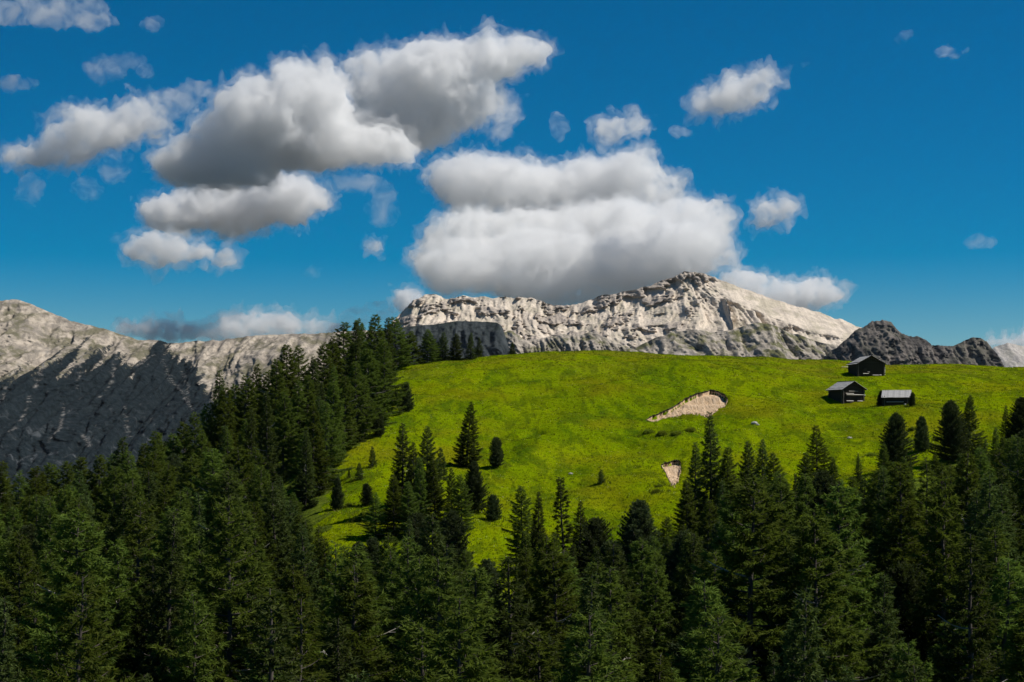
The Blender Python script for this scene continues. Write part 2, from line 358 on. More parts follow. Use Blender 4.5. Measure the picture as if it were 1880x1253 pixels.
# meadow outline on the ground (photo pixel column, distance) is decided by where trees stand; the ground sheet carries grass everywhere
cols = np.concatenate([np.linspace(-900, -110, 34), np.linspace(-100, 1980, 470), np.linspace(1990, 2900, 34)])
rows = np.concatenate([np.arange(12, 190, 5.0), np.arange(190, 470, 0.62), np.linspace(471, 900, 46)])
PXG, DG = np.meshgrid(cols, rows)
XG = X(PXG, DG)
ZG = terrain_z(PXG, DG)
hill = obj('hill', mesh_np('hill', np.stack([XG, DG, ZG], -1).reshape(-1, 3), grid_faces(len(rows), len(cols)), M['meadow'], True),
           label='rounded green alpine meadow hill', kind='structure')
def forest_floor():
    # where conifers stand the turf gives way to needle litter and moss
    VB = HV - ZG * F / DG
    a = 1.0 - in_poly(PXG + fbm(XG / 5, DG / 5, 6.0, 3) * 40, VB + fbm(XG / 5, DG / 5, 9.0, 3) * 26, GRASS).astype(float)
    a = np.where(DG > 452, 0.0, a)
    for _ in range(2):
        a = (a + np.roll(a, 1, 0) + np.roll(a, -1, 0) + np.roll(a, 1, 1) + np.roll(a, -1, 1)) / 5
    at = hill.data.attributes.new('litter', 'FLOAT', 'POINT'); at.data.foreach_set('value', a.astype(np.float32).ravel())
forest_floor()

def mat_valley():
    s = NT('valley_forest'); p = s.pos(); f = s.noise(p, 1 / 40, 5, 0.65)
    return s.pbr(s.mix(s.step(f, 0.35, 0.65), (0.018, 0.030, 0.018), (0.045, 0.06, 0.03)), 0.95, s.bump(f, 0.8, 8), 0.05)
M['valley'] = mat_valley()
gx = np.concatenate([np.linspace(-9000, -4200, 12), np.linspace(-4000, 4000, 81), np.linspace(4200, 9000, 12)])
gy = np.concatenate([np.linspace(-5000, -300, 10), np.linspace(-200, 8000, 83), np.linspace(8300, 10200, 8)])
GXX, GYY = np.meshgrid(gx, gy)
GZZ = -165 + fbm(GXX / 900, GYY / 900, 0.3, 3) * 18
ground_o = obj('ground', mesh_np('ground', np.stack([GXX, GYY, GZZ], -1).reshape(-1, 3), grid_faces(len(gy), len(gx)), M['valley'], True), kind='structure')

# ------------------------------------------------------------------ mountains
def mountain(name, D, line, depth, zfoot, rowsn, step, mat, label, rib=60, ribs=130, ledge=10, ledge_h=22, dip=0.1, jag=5, k=1.35, seed=0, extra=None, back=500, cat=None, fine=6.0, crag=False):
    a = np.array(line, float)
    xs = np.arange(X(a[0, 0], D), X(a[-1, 0], D), step)
    px = xs * F / D + 940
    zr = Z(np.interp(px, a[:, 0], a[:, 1]), D)
    zr = zr + jag * (ridged(xs / 45, seed + 0.5, 0.3, 4, 0.6) - 0.6) * 2
    q = np.linspace(0, 1, rowsn)
    Q, XX = np.meshgrid(q, xs, indexing='ij'); ZR = np.broadcast_to(zr, Q.shape)
    ZZ = zfoot + (ZR - zfoot) * Q
    YY = D - depth * (1 - Q) ** k
    wx = XX + fbm(XX / 300, ZZ / 300, seed + 2.2, 3) * 70
    w = 0.15 + 0.85 * np.sin(np.clip(1 - Q, 0, 1) ** 0.6 * math.pi * 0.82)
    YY = YY - rib * w * (ridged(wx / ribs, ZZ / (ribs * 4.5), seed + 0.1, 5, 0.55) - 0.55) * 1.7
    YY = YY - rib * 0.35 * w * (fbm(wx / (ribs * .25), ZZ / (ribs * .55), seed + 5.1, 4, 0.6))
    bz = (ZZ + XX * dip + fbm(XX / 260, ZZ / 160, seed + 7, 3) * ledge_h * 1.6) / ledge_h
    fr = bz - np.floor(bz)
    amp = 0.4 + 0.6 * np.clip(fbm(XX / 190, ZZ / 120, seed + 9, 2) + 0.5, 0, 1.4)
    YY = YY + ledge * amp * (smooth(0.0, 0.75, fr) - fr) * 2.2 * smooth(0.02, 0.2, 1 - Q)
    YY = YY - fine * fbm(XX / 16, ZZ / 16, seed + 3, 3, 0.6) * smooth(0.0, 0.06, 1 - Q)
    cm = None
    if crag:   # rough buttresses and cliff bands standing out of smooth scree
        V = HV - ZZ * F / D; top = HV - ZR * F / D; PXX = XX * F / D + 940
        band = 0.50 * smooth(26, 4, V - top) * smooth(1060, 1180, PXX) + 0.30 * smooth(14, 0, V - top) + 0.34 * np.exp(-((V - 600 - 10 * np.sin(PXX / 60)) / 13) ** 2) + 0.3 * smooth(618, 632, V)
        n_ = fbm(wx / 85, ZZ / 46, seed + 60, 4, 0.58) + 0.35 * fbm(wx / 20, ZZ / 60, seed + 63, 3)
        cm = smooth(0.10, 0.34, n_ + band - 0.10) * smooth(1330, 1280, PXX + (V - 530) * 0.8)
        YY = YY - cm * (26 + 22 * (ridged(wx / 24, ZZ / 70, seed + 66, 4, 0.6) - 0.5))
        bz2 = (ZZ - XX * 0.10 + fbm(XX / 120, ZZ / 80, seed + 70, 2) * 14) / 15.0; f2 = bz2 - np.floor(bz2)
        YY = YY + cm * 9 * (smooth(0, 0.55, f2) - f2)
    if extra is not None: YY, ZZ = extra(XX, YY, ZZ, Q, XX * F / D + 940)
    # far side of the ridge
    nb = 14
    t = np.linspace(0, 1, nb + 1)[1:]
    YB = YY[-1][None, :] + back * t[:, None]; ZB = zr[None, :] - (zr[None, :] - zfoot) * (t[:, None] ** 0.9); XB = np.broadcast_to(xs, YB.shape)
    P = np.stack([np.vstack([XX, XB]), np.vstack([YY, YB]), np.vstack([ZZ, ZB])], -1)
    me = mesh_np(name, P.reshape(-1, 3), grid_faces(P.shape[0], P.shape[1]), mat, False)
    if cm is not None:
        at = me.attributes.new('crag', 'FLOAT', 'POINT'); at.data.foreach_set('value', np.vstack([cm, np.zeros(XB.shape)]).astype(np.float32).ravel())
    return obj(name, me, label=label, kind='structure')

def massif_extra(XX, YY, ZZ, Q, PX):
    V = HV - ZZ * F / YY
    # smooth scree apron right of the summit
    edge = np.interp(PX, [1240, 1290, 1330, 1400, 1450, 1520, 1600], [505, 530, 555, 585, 608, 625, 640])
    s_ = smooth(1285, 1345, PX) * smooth(6, -4, V - edge)
    flat = 6000 - 900 * (1 - Q) ** 1.15 + fbm(XX / 40, ZZ / 14, 33.0, 4) * 5
    YY = YY * (1 - s_) + flat * s_
    # cliff facets below it, turned away from the sun
    c = smooth(1312, 1320, PX) * smooth(1428, 1416, PX) * smooth(0, 5, V - edge) * smooth(618, 600, V)
    fr = (PX - 1318) / 50 + fbm(XX / 60, ZZ / 90, 51.0, 2) * 0.12
    YY = YY + c * (60 - 150 * (fr - np.floor(fr)))
    return YY, ZZ
massif = mountain('massif', 6000,
    [(690, 640), (715, 600), (730, 581), (745, 565), (765, 550), (780, 541), (800, 541), (815, 548), (835, 550), (850, 543), (870, 548), (885, 545), (905, 549), (920, 546), (950, 548), (975, 546),
     (1000, 557), (1015, 563), (1040, 560), (1060, 560), (1090, 548), (1110, 543), (1135, 540), (1165, 533), (1190, 528), (1215, 517), (1235, 510), (1253, 500), (1280, 502), (1310, 510),
     (1350, 525), (1400, 543), (1450, 560), (1500, 573), (1540, 585), (1580, 602), (1620, 622), (1680, 650)],
    900, 180, 330, 3.4, M['limestone'], 'long pale limestone massif with a bare summit behind the meadow', rib=46, ribs=85, ledge=2.5, ledge_h=26, dip=-0.10, jag=5, fine=5, seed=1, extra=massif_extra, crag=True)
foothill = mountain('foothill_ridge', 5200,
    [(1120, 660), (1165, 640), (1200, 622), (1235, 609), (1275, 605), (1310, 611), (1340, 607), (1370, 598), (1393, 592), (1415, 595), (1440, 607), (1470, 616), (1500, 626), (1540, 636), (1580, 650), (1640, 670)],
    850, 90, 150, 3.4, M['scree'], 'low turf and rock ridge below the pale scree slope', rib=70, ribs=80, ledge=4, ledge_h=30, dip=0.3, jag=3, seed=4)
crag = mountain('crag', 4200,
    [(1500, 665), (1535, 640), (1550, 625), (1575, 605), (1600, 592), (1620, 588), (1635, 590), (1645, 602), (1655, 613), (1668, 618), (1690, 620), (1700, 625), (1710, 635), (1730, 635),
     (1750, 638), (1765, 630), (1785, 622), (1800, 622), (1812, 628), (1820, 645), (1826, 680), (1840, 720)],
    260, 90, 150, 2.4, M['crag'], 'dark jagged rock crag behind the uppermost barn', rib=46, ribs=75, ledge=4, ledge_h=24, dip=-0.6, jag=6, fine=9, k=1.0, seed=8, back=260)
farpeak = mountain('far_peak', 9500,
    [(1760, 690), (1800, 660), (1825, 638), (1850, 630), (1870, 634), (1900, 640), (1960, 655), (2100, 690)],
    800, 250, 90, 7.0, M['farstone'], 'faint grey peak at the right edge behind the dark crag', rib=40, ribs=160, ledge=4, ledge_h=40, jag=3, seed=12)
slope = mountain('dark_slope', 4700,
    [(640, 640), (700, 607), (750, 600), (800, 596), (840, 590), (880, 591), (912, 592), (922, 600), (930, 625), (938, 650), (950, 690)],
    420, 60, 120, 3.2, M['slate'], 'smooth dark slope rising behind the small spruces on the crest', rib=44, ribs=80, ledge=2, ledge_h=30, jag=1.5, k=1.1, seed=15, fine=6)
bluff = mountain('dark_bluff', 5000,
    [(895, 660), (918, 612), (940, 608), (965, 624), (1000, 621), (1030, 615), (1060, 617), (1085, 611), (1110, 618), (1140, 631), (1180, 650)],
    240, 150, 90, 2.8, M['scree'], 'band of fissured dark bluffs at the foot of the pale massif', rib=45, ribs=42, ledge=3, ledge_h=18, jag=4, k=1.0, seed=19)
def left_extra(XX, YY, ZZ, Q, PX):
    # broad spurs and bowls
    YY = YY - 330 * (ridged(XX / 620 + 0.15, ZZ / 2600, 41.0, 2, 0.4) - 0.6) * np.sin(np.clip(1 - Q, 0, 1) * math.pi * 0.75)
    return YY, ZZ
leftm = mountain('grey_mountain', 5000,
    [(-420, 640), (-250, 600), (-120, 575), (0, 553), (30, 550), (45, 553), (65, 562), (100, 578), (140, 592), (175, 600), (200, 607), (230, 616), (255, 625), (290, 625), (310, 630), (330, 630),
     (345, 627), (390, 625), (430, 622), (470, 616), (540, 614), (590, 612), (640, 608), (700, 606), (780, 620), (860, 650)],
    1500, -175, 300, 4.2, M['leftrock'], 'grey scree mountain on the left, lower slopes dark with woods and painted shade', rib=95, ribs=95, ledge=3, ledge_h=30, jag=3, k=1.05, seed=23, fine=7, extra=left_extra, back=900)

def left_wood_shade():
    me = leftm.data; n = len(me.vertices); co = np.zeros(n * 3, np.float32); me.vertices.foreach_get('co', co); co = co.reshape(-1, 3).astype(float)
    px = co[:, 0] * F / co[:, 1] + 940; v = HV - co[:, 2] * F / co[:, 1]
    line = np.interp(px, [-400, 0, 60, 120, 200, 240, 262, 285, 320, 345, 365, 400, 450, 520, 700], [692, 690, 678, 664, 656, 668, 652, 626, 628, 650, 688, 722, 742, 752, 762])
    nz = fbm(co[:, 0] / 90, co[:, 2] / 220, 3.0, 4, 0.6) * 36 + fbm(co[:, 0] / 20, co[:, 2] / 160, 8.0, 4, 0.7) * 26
    wood = np.clip(0.5 + (v - line + nz) / 52, 0, 1)  # woods together with cloud shadow and shaded spur, painted as one dark mask
    ch = np.zeros(n)
    L = [[(88, 640, 5), (80, 668, 4), (68, 700, 3), (54, 730, 2.5), (44, 760, 3), (30, 786, 3), (12, 795, 2)], [(214, 640, 2), (208, 690, 2.2), (198, 712, 2), (180, 732, 1.5)], [(122, 735, 1.5), (116, 765, 3), (108, 790, 4), (88, 812, 3)],
         [(298, 660, 1), (312, 695, 2), (330, 715, 2), (345, 740, 2), (353, 756, 1.5)], [(336, 680, 1), (345, 715, 2), (347, 745, 2)], [(350, 655, 2), (372, 690, 2), (381, 706, 3), (384, 722, 2)], [(408, 670, 2), (392, 695, 2.5), (384, 712, 2)],
         [(370, 640, 1.5), (378, 680, 2), (382, 705, 3)], [(450, 690, 1.5), (425, 710, 2.5), (410, 730, 2)], [(150, 655, 3), (146, 690, 2), (138, 720, 1)], [(230, 742, 1), (232, 780, 2), (240, 805, 1.5)], [(2, 740, 1.5), (14, 705, 2)], [(18, 690, 5), (36, 670, 6)], [(150, 800, 4), (165, 820, 3)], [(285, 650, 2), (250, 672, 2)]]
    jx = fbm(co[:, 0] / 30, co[:, 2] / 30, 5.0, 3) * 4; jv = fbm(co[:, 0] / 30, co[:, 2] / 30, 15.0, 3) * 4
    for pl in L:
        for (a, b, w0), (c, d, w1) in zip(pl[:-1], pl[1:]):
            t = np.clip(((px + jx - a) * (c - a) + (v + jv - b) * (d - b)) / ((c - a) ** 2 + (d - b) ** 2), 0, 1)
            dist = np.hypot(px + jx - a - t * (c - a), v + jv - b - t * (d - b)); w = (w0 + (w1 - w0) * t) * 0.5
            ch = np.maximum(ch, smooth(1.5, 0.2, dist / w) * 0.7)
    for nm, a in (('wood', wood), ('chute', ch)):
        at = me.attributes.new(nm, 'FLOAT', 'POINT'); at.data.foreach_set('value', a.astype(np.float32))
left_wood_shade()

# ------------------------------------------------------------------ scars, boulders
for i, s in enumerate(SCARS):
    nc, nr = len(s['px']), 34
    e = obj('bare_earth', None, label=s['label'], cat='earth scar', group='bare earth scars in the meadow')
    q = np.concatenate([np.linspace(-0.04, 0.985, nr - 5), np.linspace(0.99, 1.0, 5)])
    Q, PX = np.meshgrid(q, s['px'], indexing='ij')
    D_ = s['db'] + (s['dt'] - s['db']) * Q
    wid = np.clip((s['dt'] - s['db']) / 6.0, 0.15, 1.0)
    drop = s['depth'] * np.clip(Q, 0, 1) * wid
    up = smooth(0.988, 1.0, Q) * (s['depth'] * wid - 0.05)
    x = X(PX, D_)
    zz = ground(PX, D_) + 0.03 - drop + up + fbm(x / 0.8, D_ / 4, 2.0, 3) * 0.09 * np.clip(Q * 3, 0, 1) - (Q < -0.01) * 0.25
    obj('earth_face', mesh_np('earth_face', np.stack([x, D_, zz], -1).reshape(-1, 3), grid_faces(nr, nc), M['earth'], True), e)
    # clods and stones that slid down
    gq = np.random.default_rng(60 + i); nr_ = 260 if i == 0 else 110
    pj = gq.integers(2, nc - 2, nr_); qq = np.concatenate([gq.uniform(-0.12, 0.12, nr_ // 2), gq.uniform(0.05, 0.9, nr_ - nr_ // 2)])
    dd = s['db'][pj] + (s['dt'][pj] - s['db'][pj]) * qq; pp = s['px'][pj]
    cz = ground(pp, dd) - s['depth'] * np.clip(qq, 0, 1) * wid[pj] + 0.05
    tet = np.array([(1, 0, -.4), (-.5, .87, -.4), (-.5, -.87, -.4), (0, 0, .8)])
    VV = (tet[None] * gq.uniform(.06, .24, (nr_, 1, 1)) * gq.uniform(.6, 1.4, (nr_, 4, 1)) + np.stack([X(pp, dd), dd, cz], 1)[:, None]).reshape(-1, 3)
    FF = (np.array([(0, 2, 1), (0, 1, 3), (1, 2, 3), (2, 0, 3)])[None] + 4 * np.arange(nr_)[:, None, None]).reshape(-1, 3)
    obj('rubble', mesh_np('rubble', VV, FF, M['earth']), e, kind='stuff')
    # ragged overhanging turf lip
    prof = np.array([(0.25, 0.02), (-0.20, 0.10), (-0.45, 0.02), (-0.42, -0.22), (-0.10, -0.40), (0.15, -0.30)])
    V = []
    for j, p in enumerate(s['px']):
        f = 0.10 + 0.85 * abs(noise3(p / 2.9, 0.2, i + 0.5)) + 0.25 * wid[j] + 0.25 * abs(noise3(p / 0.9, 4.2, i + 0.5))
        d0 = s['dt'][j]
        for (a, b) in prof:
            d = d0 + a * f; V.append((X(p, d), d, ground(p, d0) + b * f + 0.03))
    V = np.array(V); k = len(prof)
    fc = [(j * k + m, (j + 1) * k + m, (j + 1) * k + (m + 1) % k, j * k + (m + 1) % k) for j in range(nc - 1) for m in range(k)]
    obj('turf_lip', mesh_np('turf_lip', V, fc, M['turf_edge']), e)

def rock_mesh(seed, r=1.0):
    import bmesh
    bm = bmesh.new(); bmesh.ops.create_icosphere(bm, subdivisions=3, radius=r)
    for v in bm.verts:
        n = float(fbm(np.array(v.co.x * 1.3 + seed), np.array(v.co.y * 1.3), v.co.z * 1.3, 3))
        v.co *= 1 + 0.35 * n; v.co.z *= 0.65
    me = bpy.data.meshes.new('boulder'); bm.to_mesh(me); bm.free(); me.materials.append(M['stone']); return me
for px, v, r, lab in [(1385, 779, 0.5, 'white boulder on the grass right of the sandy scar'), (1391, 781, 0.25, 'little white stone beside the white boulder'),
                      (1048, 872, 0.32, 'grey stone on the meadow left of the tiny pine'), (1856, 674, 0.4, 'pale stone on the crest at the right edge'),
                      (1560, 806, 0.35, 'grey rock below the left barn')]:
    d = hit(px, v); obj('boulder', rock_mesh(px, 1.0), None, lab, 'boulder', 'boulders on the meadow', loc=(X(px, d), d, float(ground(px, d)) + r * 0.2), scale=(r * 1.3, r, r))

# ------------------------------------------------------------------ barns
def unit_log():
    n = 7; V = []; fcs = []
    for e in (-0.5, 0.5):
        for k in range(n):
            a = 2 * math.pi * k / n; V.append((e, 0.5 * math.cos(a), 0.5 * math.sin(a)))
    import bmesh
    bm = bmesh.new(); vs = [bm.verts.new(v) for v in V]
    for k in range(n): bm.faces.new((vs[k], vs[(k + 1) % n], vs[n + (k + 1) % n], vs[n + k]))
    e0 = bm.faces.new(vs[:n][::-1]); e1 = bm.faces.new(vs[n:]); e0.material_index = e1.material_index = 1
    bmesh.ops.recalc_face_normals(bm, faces=bm.faces)
    me = bpy.data.meshes.new('log'); bm.to_mesh(me); bm.free(); me.materials.append(M['log']); me.materials.append(M['logend']); return me
def unit_box(name, mat):
    V = [(x, y, z) for x in (-.5, .5) for y in (-.5, .5) for z in (-.5, .5)]
    fc = [(0, 1, 3, 2), (4, 6, 7, 5), (0, 4, 5, 1), (2, 3, 7, 6), (0, 2, 6, 4), (1, 5, 7, 3)]
    return mesh_np(name, V, fc, mat)
LOG = unit_log(); BOARD = unit_box('board', M['shingle']); PLANK = unit_box('plank', M['cutwood']); DARKB = unit_box('dark_board', M['log']); INNER = unit_box('inner', M['dark'])
rnd = random.Random(5)
def barn(label, px, vbase, W, Dp, eave, rise, yaw, gable_front=True, ledge=None, painted_lit_ends=()):
    """W along local x (gable width when gable_front), Dp along local y; local -y faces the camera"""
    d = hit(px, vbase); zb = float(ground(px, d)) - 0.1
    b = obj('barn', None, None, label, 'barn', 'old log barns on the meadow', loc=(X(px, d), d + Dp * 0.35, zb), rz=yaw)
    foot = -1.2
    def piece(nm, me, loc, scale, rot=(0, 0, 0), parent=None):
        o = obj(nm, me, parent or b, loc=loc, scale=scale); o.rotation_euler = rot; return o
    hw, hd = W / 2, Dp / 2
    piece('inner_wall', INNER, (0, 0, (eave + foot) / 2), (W - 0.3, Dp - 0.3, eave - foot - 0.05))
    lh = 0.26; n = int(eave / lh) + 1
    for i in range(-3, n):
        z = lh * (i + 0.5)
        if z > eave: break
        for sy in (-1, 1): piece('log', LOG, (rnd.uniform(-.06, .06), sy * hd, z), (W + 0.55 + rnd.uniform(-.15, .15), 0.25, 0.27))
        for sx in (-1, 1): piece('log', LOG, (sx * hw, rnd.uniform(-.06, .06), z + lh / 2), (Dp + 0.55 + rnd.uniform(-.15, .15), 0.25, 0.27), (0, 0, math.pi / 2))
    ov = 0.55
    # gable boards and roof
    if gable_front:
        m = 11
        for sy in (-1, 1):
            for i in range(m):
                x0 = -hw + W * (i + 0.5) / m; h = rise * (1 - abs(x0) / hw) + 0.12
                piece('gable_board', DARKB, (x0, sy * (hd - 0.02), eave + h / 2 - 0.05), (W / m - 0.03, 0.06, h))
        run, length = hw + ov, Dp + 1.4
        ang = math.atan2(rise, hw); sl = run / math.cos(ang)
        for sx in (-1, 1):
            rf = piece('roof_slope', INNER, (sx * run / 2, 0, eave + rise - math.tan(ang) * run / 2 + 0.02), (sl, length - 0.1, 0.06), (0, sx * ang, 0))
            nr = 9
            for i in range(nr):
                for jx in range(4):
                    L4 = length / 4
                    t = (i + 0.5) / nr; xx = sx * run * t
                    piece('roof_board', BOARD, (xx, -length / 2 + L4 * (jx + .5) + rnd.uniform(-.06, .06), eave + rise - math.tan(ang) * run * t + 0.10 + rnd.uniform(-.012, .012)), (sl / nr + 0.10, L4 - 0.03, 0.05), (rnd.uniform(-.015, .015), sx * (ang - 0.05), rnd.uniform(-.02, .02)))
        piece('ridge_beam', LOG, (0, 0, eave + rise + 0.13), (length + 0.1, 0.16, 0.16), (0, 0, math.pi / 2))
    else:
        m = 9
        for sx in (-1, 1):
            for i in range(m):
                y0 = -hd + Dp * (i + 0.5) / m; h = rise * (1 - abs(y0) / hd) + 0.12
                piece('gable_board', DARKB, (sx * (hw - 0.02), y0, eave + h / 2 - 0.05), (0.06, Dp / m - 0.03, h))
        run, length = hd + ov, W + 1.3
        ang = math.atan2(rise, hd); sl = run / math.cos(ang)
        for sy in (-1, 1):
            piece('roof_slope', INNER, (0, sy * run / 2, eave + rise - math.tan(ang) * run / 2 + 0.02), (length - 0.1, sl, 0.06), (-sy * ang, 0, 0))
            nr = 7
            for i in range(nr):
                for jx in range(5):
                    L4 = length / 5; t = (i + 0.5) / nr; yy = sy * run * t
                    piece('roof_board', BOARD, (-length / 2 + L4 * (jx + .5), yy, eave + rise - math.tan(ang) * run * t + 0.10 + rnd.uniform(-.012, .012)), (L4 - 0.03, sl / nr + 0.10, 0.05), (-sy * (ang - 0.05), rnd.uniform(-.015, .015), rnd.uniform(-.02, .02)))
        for sx in (-1, 1): piece('roof_post', LOG, (sx * (hw + 0.45), -hd - 0.3, eave / 2 - 0.2), (eave + 0.4, 0.16, 0.16), (0, math.pi / 2, 0))
    for (lx, lz, ll, lt, out) in ledge or []:
        piece('plank', PLANK, (lx, -hd - out, lz), (ll, 0.30, lt), (math.radians(12), 0, rnd.uniform(-.02, .02)))
    if gable_front: piece('door', DARKB, (-0.25 * W, -hd - 0.16, 0.95), (1.0, 0.08, 1.75))
    for (lx, ly, lz) in painted_lit_ends:
        piece('log_end', PLANK, (lx, ly, lz), (0.5, 0.22, 0.2))  # extra pale ends on the sunny corner, sunlight put into their colour
    return b
barn('tall dark log barn standing highest of the three on the crest', 1594, 690, 6.4, 6.6, 3.0, 1.75, math.radians(7),
     ledge=[(-1.3, 0.45, 1.4, 0.08, 0.35), (-0.6, 0.85, 0.6, 0.06, 0.2), (1.0, 0.08, 1.5, 0.1, 0.7), (2.2, 0.1, 0.5, 0.2, 0.6)], painted_lit_ends=[(3.35, -3.3, z_) for z_ in (0.25, 0.8, 1.15, 1.5, 1.85)])
barn('dark log barn with a pale plank across its gable, lower left of the three', 1557, 739, 4.9, 5.6, 2.85, 1.45, math.radians(19),
     ledge=[(0.3, 1.52, 4.0, 0.10, 0.35), (-0.9, 1.80, 1.8, 0.08, 0.25), (0.0, 2.3, 2.2, 0.05, 0.15), (1.4, 0.22, 1.2, 0.1, 0.5), (-1.0, 0.22, 1.6, 0.1, 0.5)], painted_lit_ends=[(2.65, -2.8, z_) for z_ in (0.2, 1.45)])
barn('small low hut with a flat grey shingle roof between two dark bushes', 1649, 744, 4.6, 3.6, 1.9, 1.15, math.radians(-17), gable_front=False,
     ledge=[(-0.2, 0.72, 3.4, 0.10, 0.3), (1.8, 0.15, 0.4, 0.35, 0.7)])
d = hit(1551, 676)
pl = obj('plank', PLANK, None, 'pale weathered board lying on grass left of the highest barn', 'plank', loc=(X(1551, d), d, float(ground(1551, d)) + 0.25), rz=0.2, scale=(1.5, 0.5, 0.14))

# ------------------------------------------------------------------ trees
def tri_leaves(P, Dv, L, Wd, g):
    """narrow triangles: base at P, pointing along Dv"""
    n = len(P); R = g.normal(size=(n, 3)); S = np.cross(Dv, R); S /= np.linalg.norm(S, axis=1)[:, None] + 1e-9
    a = P - S * (Wd / 2)[:, None]; b = P + S * (Wd / 2)[:, None]; c = P + Dv * L[:, None]
    return np.stack([a, b, c], 1).reshape(-1, 3)
def tube(pts, rad, k=5):
    pts = np.asarray(pts, float); n = len(pts); V = []; 
    for i, p in enumerate(pts):
        t = pts[min(i + 1, n - 1)] - pts[max(i - 1, 0)]; t /= np.linalg.norm(t) + 1e-9
        u = np.cross(t, (0.3, 0.9, 0.31)); u /= np.linalg.norm(u); w = np.cross(t, u)
        for j in range(k):
            a = 2 * math.pi * j / k; V.append(p + (u * math.cos(a) + w * math.sin(a)) * rad[i])
    fc = [(i * k + j, i * k + (j + 1) % k, (i + 1) * k + (j + 1) % k, (i + 1) * k + j) for i in range(n - 1) for j in range(k)]
    return np.array(V), np.array(fc)
def norm(v): return v / (np.linalg.norm(v, axis=-1, keepdims=True) + 1e-9)

def conifer(kind, seed, H=16.0, R=3.0, nb=105, t0=0.05, dens=2.5):
    g = np.random.default_rng(seed)
    TV, TF, off = [], [], 0
    def add(V, Fc):
        nonlocal off
        TV.append(V); TF.append(Fc + off); off += len(V)
    hz = np.linspace(0, H, 14); lean = np.stack([np.cumsum(g.normal(0, .035, 14)), np.cumsum(g.normal(0, .035, 14)), hz], 1); lean[:, :2] -= lean[0, :2]
    r0 = 0.011 * H
    add(*tube(lean, r0 * (1 - hz / H) ** 0.8 + 0.015, 7))
    t = np.sort(np.clip(t0 + (1 - t0) * (np.arange(nb) + g.uniform(-.5, .5, nb)) / nb, t0, 0.995))
    lob = g.uniform(0, 6.28, 3)
    LP, LD, LL, LW = [], [], [], []; deadf = []
    for i, tt in enumerate(t):
        az = i * 2.39996 + g.normal(0, .25)
        irr = 1 + 0.16 * math.sin(2 * az + lob[0] + tt * 3) + 0.12 * math.sin(3 * az + lob[1] - tt * 9)
        if kind == 'spruce':
            pr = (1 - tt) ** 0.82 * (1 - 0.25 * math.exp(-tt / 0.08)) + 0.015; el0 = math.radians(-18 + 58 * tt ** 1.5); cur = 0.22
        elif kind == 'larch':
            pr = (1 - tt) ** 0.60 * (1 - 0.35 * math.exp(-tt / 0.10)) + 0.02; el0 = math.radians(2 + 46 * tt ** 1.3); cur = -0.10
        elif kind == 'snag':
            pr = (0.50 * (1 - tt) ** 0.7 + 0.06) * g.uniform(0.45, 1.25); el0 = math.radians(-12 + 30 * tt); cur = 0.15
        else:  # pine
            pr = (np.clip(tt / 0.10, 0.3, 1) ** 0.4) * (1 - tt ** 2.4) ** 0.7 + 0.03; el0 = math.radians(-8 + 60 * tt); cur = 0.26
        L = max(R * pr * irr * (g.uniform(0.72, 1.1) if kind != 'pine' else g.uniform(0.82, 1.03)), 0.12)
        if kind in ('larch', 'snag') and g.random() < 0.10: L *= 1.22
        z0 = tt * H; tx, ty = np.interp(z0, hz, lean[:, 0]), np.interp(z0, hz, lean[:, 1])
        dr = np.array([math.cos(az), math.sin(az), 0.0])
        def pt(s): # along the branch
            s = np.asarray(s)[..., None]
            return np.array([tx, ty, z0]) + dr * (L * s * math.cos(el0)) + np.array([0, 0, 1.0]) * (L * s * math.sin(el0) + cur * L * s * s - (0.10 * L * np.sin(s * 3.14) if kind != 'pine' else 0))
        S = np.linspace(0, 0.97, 5)
        dead = kind != 'pine' and tt < 0.75 and g.random() < (0.05 if kind != 'snag' else 0.3)
        if dead: deadf.append((off, len(S) * 3))
        add(*tube(pt(S), (0.022 * L * (1 - S) + 0.012) * (1.0 if not dead else 1.3), 3))
        if dead:
            for q in g.uniform(0.3, 0.95, 5):
                b0 = pt(q); e_ = b0 + norm(dr * 0.8 + g.normal(0, .5, 3)) * 0.25 * L * (1.2 - q); deadf.append((off, 6)); add(*tube([b0, e_], [0.022, 0.012], 3))
            continue
        tw = max(int(L / (0.15 if kind == 'spruce' else 0.18) * dens), 3)
        st = g.uniform(0.10 if kind != 'snag' else 0.3, 1.0, tw) ** 0.8
        base = pt(st); side = g.choice([-1, 1], tw)[:, None]
        fwd = norm(pt(np.minimum(st + .05, 1.05)) - base)
        sd = np.cross(fwd, (0, 0, 1.0)); sd = norm(sd)
        tl = (0.30 * L * (1.05 - st) + 0.22) * g.uniform(0.6, 1.2, tw)
        droop = {'spruce': -0.55, 'larch': -0.38, 'snag': -0.5, 'pine': 0.55}[kind]
        td = norm(fwd * (0.75 if kind != 'pine' else 0.5) + sd * side * g.uniform(0.35, 1.0 if kind != 'pine' else 1.4, tw)[:, None] + np.array([0, 0, droop]) * g.uniform(0.3, 1.3, tw)[:, None])
        nl = np.maximum((tl / 0.075 * dens).astype(int), 3)
        idx = np.repeat(np.arange(tw), nl); m = len(idx)
        u = g.uniform(0.05, 1.0, m)
        p = base[idx] + td[idx] * (tl[idx] * u)[:, None]
        p[:, 2] -= (0.14 if kind in ('larch', 'spruce') else 0) * (tl[idx] * u) ** 1.5
        p += g.normal(0, 0.035, (m, 3))
        dv = norm(td[idx] * 0.75 + g.normal(0, 0.55, (m, 3)) + np.array([0, 0, 0.35 if kind == 'pine' else -0.12]))
        LP.append(p); LD.append(dv)
        LL.append(g.uniform(0.16, 0.34, m) * (1.15 if kind == 'larch' else 1.0)); LW.append(g.uniform(0.05, 0.10, m))
